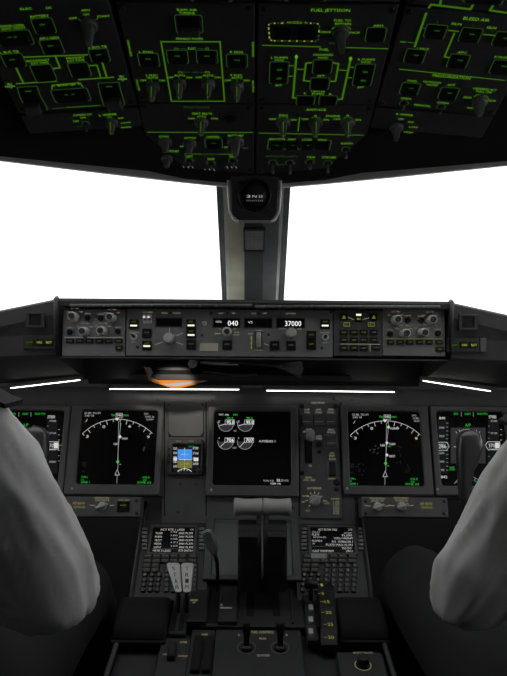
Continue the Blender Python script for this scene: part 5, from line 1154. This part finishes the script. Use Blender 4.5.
# parking brake and stabiliser trim panel left of it, reserve panel beyond, rear of the pedestal
t = Thing('parking_brake_panel', 'dark panel with two broad sunken bars beside the fuel control panel', 'control panel', QUAD, 201, 645)
c, w, hh = t.box(189, 627.5, 213, 676); t.part('faceplate', MB().prism(rr(c[0], c[1], w, hh, .002, 2), -.012, -.002, 'pedgrey', .001)); mb = MB(); t.T(mb, 'PARK', 202, 208, 633.6, 1.8, 'cream', -.0016); t.part('lettering', mb); 
for x0, x1 in ((192.5, 201.5), (203.5, 212)): t.part('brake_bar', MB().prism(t.R(x0, 637.5, x1, 672, .001, 2), -.002, .006, 'matte', .002))
t = Thing('stabilizer_panel', 'small dark panel with faint lettering between wrist rest and parking brake bars', 'control panel', QUAD, 176, 648)
c, w, hh = t.box(158, 636, 188, 676); t.part('faceplate', MB().prism(rr(c[0] + 0, c[1], w, hh, .002, 2), -.012, -.002, 'pedgrey', .001)); mb = MB(); t.T(mb, 'STAB', 180, 187, 641.3, 1.8, 'cream', -.0016); t.T(mb, 'NORM', 163, 168, 653.4, 1.5, 'cream', -.0016); t.T(mb, 'CUTOUT', 178, 188, 655.2, 1.8, 'cream', -.0016); t.part('lettering', mb)
t.part('guarded_switch', MB().prism(t.R(168, 646, 176, 660, .002, 2), -.002, .010, 'black', .003))
t = Thing('speaker_volume_panel', 'dark panel with faint lettering and a ring mark behind the padded rest and flap numbers', 'control panel', QUAD, 350, 658)
c, w, hh = t.box(341, 650, 388, 700); t.part('faceplate', MB().prism(rr(min(c[0], .237 - w/2 - t.ab[0]), c[1], w, hh, .002, 2), -.012, -.002, 'pedgrey', .001)); mb = MB(); t.T(mb, 'AUTO SLATS', 353, 373, 651.8, 1.8, 'cream', -.0016); mb.stroke(circ(*t.L(363, 664), t.sx(363, 664)*8, 24), .001, 'cream', -.0016, True); t.part('lettering', mb); t.part('selector_knob', MB().lathe([(.011, -.002), (.010, .012), (.008, .014)], (*t.L(363, 664), 0), 'black', 16))

# ================================================================== CONTROL YOKES AND PEDALS
def yoke(sgn, label):
    Xc = sgn * .535; Y0 = 1.12; o = free('control_yoke', label, 'control yoke', (Xc, 1.2, 0))
    mb = MB(); mb.tube([(Xc, 1.2, 0), (Xc, 1.19, .35), (Xc, 1.17, .70), (Xc, 1.155, .86)], [.05, .042, .036, .034], 'yoke', 14); put(o, mb, 'column'); mb = MB()
    hz = ZC - .290; mb.loft([[(Xc + x, y, hz + z) for x, z in rr(0, 0, w, h_, .02, 4)] for y, w, h_ in ((1.085, .075, .05), (1.09, .09, .066), (1.14, .10, .075), (1.18, .08, .06))], 'yoke', False); hub = put(o, mb, 'hub')
    for s in (-1, 1):
        # horn seen in the photo is the inner one; the outer is its mirror image
        P0 = [(466.5, 430.5), (468.5, 436), (470, 446), (468.5, 458), (466.2, 470), (465.5, 484), (466.5, 497), (470, 508), (478, 516), (492, 521), (510, 522)]
        Wd = [.020, .040, .0445, .040, .028, .022, .021, .024, .026, .028, .03]; Dp = [.014, .026, .030, .028, .026, .025, .025, .025, .026, .028, .03]
        rings = []; cs = [atY(x, y + 2.2*0, Y0 - .004 * k) for k, (x, y) in enumerate(P0)]
        cs = [Vector((c.x, Y0 - .003*k, c.z)) for k, c in enumerate(cs)]; inner = s != sgn
        pts = [(.535 - c.x, c) for c in cs]
        P3 = [Vector((Xc + (-sgn if inner else sgn) * d, c.y, c.z)) for d, c in pts]
        for k, p in enumerate(P3):
            dirv = (P3[min(k+1, len(P3)-1)] - P3[max(k-1, 0)]).normalized(); side = dirv.cross(Vector((0, 1, 0))).normalized(); fw = side.cross(dirv)
            rings.append([tuple(p + side*x + fw*y) for x, y in rr(0, 0, Wd[k], Dp[k], min(Wd[k], Dp[k])*.45, 4)])
        mb = MB(); mb.loft(rings, 'yoke', True); hn = put(o, mb, 'horn'); mb = MB()
        q = P3[1] + Vector((0, -.016, .0)); mb.lathe([(.006, 0), (.006, .004), (.004, .006)], (q.x + (.008 if inner == (sgn > 0) else -.008), q.y + .004, q.z - .006), 'dark', 12, 'y'); put(o, mb, 'trim_switch', hn)
    mb = MB(); mb.box((Xc, 1.079, hz + .02), (.085, .006, .11), 'dark', .002); put(o, mb, 'checklist_holder')
yoke(1, 'black control yoke whose thick horn stands before the display with the grey square')
yoke(-1, 'black control yoke mostly hidden behind the shirt sleeve and altitude tape display')
for sx in (-1, 1):
    for dx in (-.13, .13):
        X = sx*.535 + dx; Yp = 1.535; o = free('rudder_pedal', 'dark rudder pedal under the instrument panel', 'pedal', (X, Yp, .16), 'rudder pedals')
        mb = MB(); mb.loft([[(X + x, Yp + y, .16 + z) for x, y in rr(0, dy, w, .014, .004, 2)] for z, w, dy in ((0, .10, -.01), (.06, .11, .0), (.13, .11, .03), (.17, .09, .055))], 'dark', False); put(o, mb, 'tread'); mb = MB(); mb.tube([(X, Yp+.02, .22), (X, 1.60, .10), (X, 1.62, 0)], .014, 'black', 8); put(o, mb, 'arm')

# ================================================================== SEATS
def seat(sgn, label):
    X = sgn*.52; o = free('pilot_seat', label, 'seat', (X, .66, 0))
    def lo(rings, m, name, parent=None):
        mb = MB(); mb.loft(rings, m, True); return put(o, mb, name, parent)
    lo([[(X + x, y + .68, z) for x, y in rr(0, 0, w, d, .05, 4)] for z, w, d in ((.36, .40, .40), (.375, .44, .44), (.42, .45, .45), (.438, .42, .42), (.444, .36, .36))], 'seat', 'cushion')
    lo([[(X + x, .485 - k*.10 + y, .42 + k*.62) for x, y in rr(0, 0, w, .09, .035, 4)] for k, w in ((0, .40), (.05, .44), (.5, .47), (.9, .42), (1, .36))], 'seat', 'backrest')
    lo([[(X + x, .385 + y, z) for x, y in rr(0, 0, w, .07, .03, 4)] for z, w in ((1.10, .16), (1.115, .20), (1.22, .20), (1.24, .15))], 'seat', 'headrest')
    for s in (-1, 1):
        xa = X + s*.222 if s == sgn else X - sgn*.222; mb = MB(); mb.tube([(xa, .47, .67), (xa, .60, .675), (xa, .82, .672), (xa, .85, .665)], [.018, .022, .022, .016], 'seat', 10); put(o, mb, 'armrest')
    mb = MB(); mb.box((X, .66, .18), (.22, .30, .36), 'dark', .02); mb.box((X, .66, .012), (.34, .5, .024), 'dark', .004); put(o, mb, 'base')
seat(-1, 'dark pilot seat under the pilot whose raised sleeve hides a flight display')
seat(1, 'dark pilot seat under the pilot whose knee touches the keypad side')

# ================================================================== PILOTS
def ball_chain(mb, pts, m, n=16):
    """tapering limb through joints: list of (point, radius); rounded ends"""
    P_ = [(Vector(p), r) for p, r in pts]; path = []
    for (a, ra), (b2, rb) in zip(P_, P_[1:]):
        for k in range(5): f = k/5; path.append((a.lerp(b2, f), ra + (rb - ra)*f))
    path.append(P_[-1])
    d0 = (path[1][0] - path[0][0]).normalized(); d1 = (path[-1][0] - path[-2][0]).normalized()
    r0, r1 = path[0][1], path[-1][1]
    head_ = [(path[0][0] - d0*r0*s, r0*math.sqrt(max(.02, 1 - s*s))) for s in (.96, .75, .4)]
    tail_ = [(path[-1][0] + d1*r1*s, r1*math.sqrt(max(.02, 1 - s*s))) for s in (.4, .75, .96)]
    path = head_ + path + tail_; mb.tube([p for p, r in path], [r for p, r in path], m, n); return mb
def ell_loft(mb, rows, m, n=24):
    """stacked ellipses: (centre, half width, half depth)"""
    mb.loft([[(c[0] + w*math.cos(math.tau*k/n), c[1] + d*math.sin(math.tau*k/n), c[2] + t*math.sin(math.tau*k/n)) for k in range(n)] for c, w, d, t in rows], m, True); return mb
def fuse(mb, name, vox, smooth, m, wrinkle=None):
    """one continuous skin grown over the joined shapes"""
    me = mb.mesh(name)
    import bmesh
    bm = bmesh.new(); bm.from_mesh(me); bmesh.ops.recalc_face_normals(bm, faces=bm.faces); bm.to_mesh(me); bm.free()
    o = bpy.data.objects.new(name, me); C.objects.link(o)
    r = o.modifiers.new('r', 'REMESH'); r.mode = 'VOXEL'; r.voxel_size = vox
    if smooth: s = o.modifiers.new('s', 'SMOOTH'); s.iterations = smooth; s.factor = .5
    dg = bpy.context.evaluated_depsgraph_get(); dg.update(); m2 = bpy.data.meshes.new_from_object(o.evaluated_get(dg), depsgraph=dg)
    o.modifiers.clear(); o.data = m2; bpy.data.meshes.remove(me); m2.name = name
    m2.materials.clear(); m2.materials.append(M[m] if isinstance(m, str) else m)
    m2.polygons.foreach_set('use_smooth', [True]*len(m2.polygons))
    if wrinkle:
        m2.update(); nr = [v.normal.copy() for v in m2.vertices]
        for v, nn in zip(m2.vertices, nr): v.co += nn * wrinkle(v.co)
        m2.update()
    return o
def hand(mb, wrist, d, up, thumb, m, curl=.5):
    d, up, thumb = d.normalized(), up.normalized(), thumb.normalized()
    for k, off in enumerate((-.027, -.009, .009, .027)):
        ball_chain(mb, [(wrist + thumb*off*.6, .017), (wrist + d*.045 + thumb*off, .0135), (wrist + d*.085 + thumb*off*1.05, .0115)], m, 8)
    for k, (off, L_) in enumerate(((.031, .072), (.0105, .082), (-.0105, .076), (-.031, .058))):
        b0 = wrist + d*.088 + thumb*off; a = b0 + (d*math.cos(curl*.4) - up*math.sin(curl*.4))*L_*.45; b1 = a + (d*math.cos(curl) - up*math.sin(curl))*L_*.32; c1 = b1 + (d*math.cos(curl*1.5) - up*math.sin(curl*1.5))*L_*.23
        ball_chain(mb, [(b0 - d*.01, .0092), (a, .0085), (b1, .0078), (c1, .0066)], m, 8)
    t0 = wrist + d*.025 + thumb*.026; t1 = t0 + d*.03 + thumb*.026 - up*.004; t2 = t1 + d*.030 + thumb*.008 - up*.006; t3 = t2 + d*.022 - up*.004
    ball_chain(mb, [(t0, .015), (t1, .0115), (t2, .0098), (t3, .0075)], m, 8)

def pilot(sgn, label, S_in, E_in, H_in, knee_in, foot_in):
    """sgn -1 for the seat at the picture's left; S,E,H: inner shoulder, elbow and wrist"""
    Xc = sgn*.525; V = Vector
    hip = V((Xc, .70, ZC - .60)); chest = V((Xc, .80, ZC - .27)); neck = V((Xc, .825, ZC - .065)); headc = V((Xc, .835, ZC + .062))
    S_out = V((2*Xc - S_in.x, S_in.y, S_in.z)); E_out = V((Xc + sgn*.275, .80, ZC - .36)); H_out = V((Xc + sgn*.15, 1.00, ZC - .425))
    hipj = [V((Xc - sgn*.09, .71, ZC - .60)), V((Xc + sgn*.09, .71, ZC - .60))]
    knee = [knee_in, V((Xc + sgn*.13, 1.19, ZC - .47))]; foot = [foot_in, V((Xc + sgn*.13, 1.44, ZC - .90))]
    arms = [(S_in, E_in, H_in), (S_out, E_out, H_out)]
    # ---- body: one continuous figure
    b2 = MB()
    ell_loft(b2, [(hip + V((0, 0, -.09)), .13, .10, 0), (hip, .160, .110, 0), (hip.lerp(chest, .45), .14, .10, 0), (chest, .150, .105, 0), (neck + V((0, -.015, -.10)), .125, .080, 0), (neck + V((0, -.005, -.05)), .070, .055, 0)], 'skin')
    ball_chain(b2, [(neck + V((0, -.01, -.05)), .055), (headc + V((0, -.015, -.06)), .056)], 'skin')
    rows = []
    for f, w, d, dy in ((-.118, .028, .030, .045), (-.108, .045, .055, .030), (-.085, .058, .078, .012), (-.05, .066, .088, .002), (0, .074, .096, -.004), (.045, .076, .098, -.008), (.08, .068, .086, -.012), (.105, .046, .058, -.014), (.117, .018, .022, -.014)): rows.append((headc + V((0, dy, f)), w, d, 0))
    ell_loft(b2, rows, 'skin')
    ball_chain(b2, [(headc + V((0, .088, .012)), .008), (headc + V((0, .104, -.012)), .011), (headc + V((0, .110, -.030)), .0135)], 'skin', 10)
    for s in (-1, 1):
        ball_chain(b2, [(headc + V((s*.012, .099, -.034)), .008), (headc + V((s*.017, .092, -.034)), .007)], 'skin', 8)
        ball_chain(b2, [(headc + V((s*.012, .092, .028)), .007), (headc + V((s*.045, .080, .026)), .007)], 'skin', 8)
        ell_loft(b2, [(headc + V((s*.076, -.005, z)), .008, w, .0) for z, w in ((-.036, .006), (-.02, .012), (.0, .018), (.018, .019), (.028, .010))], 'skin', 12)
    ball_chain(b2, [(headc + V((-.022, .086, -.058)), .0065), (headc + V((0, .094, -.057)), .008), (headc + V((.022, .086, -.058)), .0065)], 'skin', 8)
    ball_chain(b2, [(headc + V((-.018, .084, -.070)), .007), (headc + V((0, .092, -.070)), .0085), (headc + V((.018, .084, -.070)), .007)], 'skin', 8)
    for i, (s_, e_, h_) in enumerate(arms):
        ball_chain(b2, [(s_ - V(((s_.x - Xc)*.12, 0, .008)), .036), (s_.lerp(e_, .5), .036), (e_, .034), (e_.lerp(h_, .35), .033), (h_, .025)], 'skin')
        dirv = (h_ - e_).normalized(); dirv = (dirv + V((0, .35, -.18))).normalized(); side = V((-sgn if i else sgn, 0, 0)); side = V((1 if (i == 0) == (sgn > 0) else -1, 0, 0)); side = (side - dirv*side.dot(dirv)).normalized(); up = side.cross(dirv); up = up if up.z > 0 else -up
        hand(b2, h_ + dirv*.005, dirv, up, side, 'skin')
        ball_chain(b2, [(hipj[i], .088), (hipj[i].lerp(knee[i], .5), .073), (knee[i], .054), (knee[i].lerp(foot[i], .35), .052), (foot[i], .036)], 'skin')
        ball_chain(b2, [(foot[i], .036), (foot[i] + V((0, .03, -.055)), .036), (foot[i] + V((0, .06, .03)), .030)], 'skin', 10)
    body_ = fuse(b2, 'person', .006, 3, 'skin')
    org = V((Xc, .70, ZC - .60)); 
    def rehome(o, parent=None):
        o.data.transform(Matrix.Translation(-org))
        if parent is None: o.location = org
        else: o.parent = parent
        return o
    rehome(body_); tag(body_, label, 'person')
    # ---- shirt
    s2 = MB(); up_ = V((0, 0, 1))
    ell_loft(s2, [(hip + V((0, .0, -.02)), .178, .132, 0), (hip + V((0, .0, .05)), .182, .135, 0), (hip.lerp(chest, .5), .172, .128, 0), (chest, .185, .130, 0), (neck + V((0, -.015, -.085)), .168, .102, 0), (neck + V((0, -.01, -.03)), .085, .07, 0), (neck + V((0, -.008, .005)), .067, .066, .012)], 'shirt')
    for i, (s_, e_, h_) in enumerate(arms):
        r = (.050, .061, .061, .058, .046, .040, .034) if sgn < 0 else (.049, .056, .048, .052, .044, .040, .034)
        back = (e_ - s_).normalized()
        ball_chain(s2, [(s_ + V((-(s_.x - Xc)*.42, 0, .004)), .062), (s_, r[0]), (s_.lerp(e_, .3), r[1]), (s_.lerp(e_, .7), r[2]), (e_, r[3]), (e_.lerp(h_, .3), r[4]), (e_.lerp(h_, .7), r[5]), (h_, r[6])], 'shirt', 20)
    segs = [(s_, e_, h_) for s_, e_, h_ in arms]
    def wrinkle(p):
        # folds run along the limb from the shoulder and gather at the elbow
        best, amp, q = 9, 0, None
        for s_, e_, h_ in segs:
            for a, c2, kind in ((s_, e_, 0), (e_, h_, 1)):
                ax = c2 - a; t_ = max(0, min(1, (p - a).dot(ax)/ax.length_squared)); dd = (p - a - ax*t_).length
                if dd < best: best = dd; w = ax.normalized(); rad = p - a - ax*t_; q = (t_, kind, rad, w)
        n1 = noise.noise(p*11 + V((3*sgn, 0, 0))) * .003
        if best < .09:
            t_, kind, rad, w = q; e1 = w.orthogonal().normalized(); e2 = w.cross(e1); ang = math.atan2(rad.dot(e2), rad.dot(e1)); al = t_*(1.0 if kind == 0 else .8) + kind
            v = noise.noise(V((math.cos(ang)*1.7 + al*1.1, math.sin(ang)*1.7 + sgn*5, al*1.5))); ridge = 1 - abs(v)*2.4
            g2 = .0045*ridge + .0022*(1 - 2.4*abs(noise.noise(V((math.cos(ang)*3.2 - al*1.6, math.sin(ang)*3.2 + sgn*9, al*2.5))))) 
            return n1*.6 + g2 - .002
        return n1 + .004*(1 - 2.2*abs(noise.noise(V((p.x*6, p.y*6, p.z*14)))))
    sh = rehome(fuse(s2, 'shirt', .007, 6, 'shirt', wrinkle), body_)
    c = MB(); ell_loft(c, [(neck + V((0, -.008, -.012)), .074, .074, .014), (neck + V((0, -.008, .012)), .067, .067, .016), (neck + V((0, -.008, .020)), .064, .064, .016)], 'shirt'); cl = c.build('collar', None, True); rehome(cl, sh)
    # dark shoulder boards with gold bars
    for (s_, e_, h_) in arms:
        inn = V((Xc + (s_.x - Xc)*.50, s_.y, neck.z - .018)); out = s_ + V((math.copysign(.050, s_.x - Xc), 0, .024)); w = (out - inn).normalized(); y_ = V((0, 1, 0)); nrm = w.cross(y_); nrm = nrm if nrm.z > 0 else -nrm; c = MB(); vs = []
        for k in range(9):
            f = k/8; p = inn.lerp(out, f) + nrm*(.020*math.sin(math.pi*min(1, f*1.05)) + .005); wd = .026 + .006*f
            vs += [tuple(p - y_*wd), tuple(p + y_*wd), tuple(p + y_*wd + nrm*.006), tuple(p - y_*wd + nrm*.006)]
        fs = [(0,1,2,3), (35,34,33,32)]
        for k in range(8):
            for j in range(4): fs.append((k*4 + j, k*4 + (j+1) % 4, k*4 + 4 + (j+1) % 4, k*4 + 4 + j))
        c.add(vs, fs, 'matte'); o = c.build('shoulder_board', None, True); rehome(o, sh)
        c = MB()
        for k in (3, 4.2, 5.4):
            f = k/8; p = inn.lerp(out, f) + nrm*(.020*math.sin(math.pi*min(1, f*1.05)) + .0115); c.add([tuple(p + y_*a*.0285 + w*b3) for a, b3 in ((-1, -.003), (1, -.003), (1, .003), (-1, .003))] + [tuple(p + y_*a*.0285 + w*b3 + nrm*.0008) for a, b3 in ((-1, -.003), (1, -.003), (1, .003), (-1, .003))], [(0,1,2,3), (7,6,5,4), (0,4,5,1), (1,5,6,2), (2,6,7,3), (3,7,4,0)], 'gold')
        g_ = c.build('rank_stripe', None, True); g_.data.transform(Matrix.Translation(-org)); g_.parent = o
    # ---- trousers
    t2 = MB(); ell_loft(t2, [(hip + V((0, 0, -.09)), .15, .12, 0), (hip + V((0, 0, -.03)), .178, .128, 0), (hip + V((0, 0, .04)), .172, .126, 0)], 'trousers')
    for i in (0, 1): ball_chain(t2, [(hipj[i], .096), (hipj[i].lerp(knee[i], .5), .083), (knee[i], .066), (knee[i].lerp(foot[i], .4), .066), (foot[i] + (knee[i] - foot[i])*.08, .056)], 'trousers', 18)
    rehome(fuse(t2, 'trousers', .008, 5, 'trousers', lambda p: .004*(1 - 2*abs(noise.noise(V((p.x*12, p.y*7, p.z*12)))))), body_)
    h2 = MB(); rows = []
    for f, w, d, dy in ((-.045, .070, .060, -.040), (-.01, .079, .082, -.026), (.03, .083, .090, -.018), (.06, .081, .094, -.015), (.09, .071, .084, -.015), (.113, .048, .056, -.015), (.124, .018, .022, -.015)): rows.append((headc + V((0, dy, f)), w, d, .0))
    ell_loft(h2, rows, 'hair'); rehome(fuse(h2, 'hair', .006, 3, 'hair', lambda p: .0025*noise.noise(p*60)), body_)
    for i in (0, 1):
        f = foot[i]; c = MB(); ball_chain(c, [(f + V((0, -.035, -.03)), .038), (f + V((0, .0, -.035)), .042), (f + V((0, .045, .02)), .040), (f + V((0, .075, .085)), .034)], 'shoe', 14); rehome(fuse(c, 'shoe', .006, 2, 'shoe'), body_)
    for s in (-1, 1):
        c = MB(); p = headc + V((s*.030, .0815, .010)); c.lathe([(.0005, -.010), (.007, -.008), (.0105, 0), (.008, .007), (.005, .0095), (.0005, .0108)], tuple(p), 'eye', 14, 'y'); c.lathe([(.0055, .0092), (.0045, .0104), (.0005, .0114)], tuple(p), 'iris', 12, 'y'); rehome(c.build('eye', None, True), body_)
    return body_
def at(px, py, Y): return atY(px, py, Y)
pilot(-1, 'person in white shirt whose raised shoulder hides one flight display',
      at(-25, 428, .85), at(54, 588, .82), at(-52, 590, .96), Vector((-.322, 1.20, ZC - .475)), Vector((-.33, 1.44, ZC - .90)))
pilot(1, 'person in white shirt and black trousers, knee raised beside the paper tab keypad',
      at(548, 449, .85), at(468, 591, .82), at(560, 526, .94), Vector((.306, 1.20, ZC - .450)), Vector((.325, 1.44, ZC - .90)))

# ================================================================== DAYLIGHT AND CAMERA
sc = bpy.context.scene
w = bpy.data.worlds.new('overcast'); sc.world = w; w.use_nodes = True
bg = w.node_tree.nodes['Background']; bg.inputs['Color'].default_value = (1.0, 1.0, 1.0, 1); bg.inputs['Strength'].default_value = 1.9
li = bpy.data.lights.new('paper_fill_light', 'SPOT'); li.energy = .8; li.color = (1.0, .93, .82); li.spot_size = math.radians(50); li.spot_blend = .5; li.shadow_soft_size = .006  # added fill without a fixture, brightens the folded paper
lo_ = bpy.data.objects.new('paper_fill_light', li); C.objects.link(lo_); lo_.location = atY(172, 361.5, 1.226); lo_.rotation_euler = (atY(174, 386, 1.318) - lo_.location).to_track_quat('-Z', 'Y').to_euler()
cam = bpy.data.cameras.new('camera'); co = bpy.data.objects.new('camera', cam); C.objects.link(co)
cam.sensor_fit = 'HORIZONTAL'; cam.sensor_width = 36; cam.lens = 36 * F / 507; cam.clip_start = .05
co.matrix_world = Matrix(((cr, -sr, 0, 0), (0, 0, -1, 0), (sr, cr, 0, ZC), (0, 0, 0, 1)))
sc.camera = co
vs_ = sc.view_settings; sc.display_settings.display_device = 'sRGB'; vs_.view_transform = 'Standard'; vs_.look = 'None'; vs_.exposure = 0; vs_.gamma = 1; vs_.use_curve_mapping = False
sc.cycles.use_denoising = True; sc.cycles.max_bounces = 6; sc.cycles.transparent_max_bounces = 12
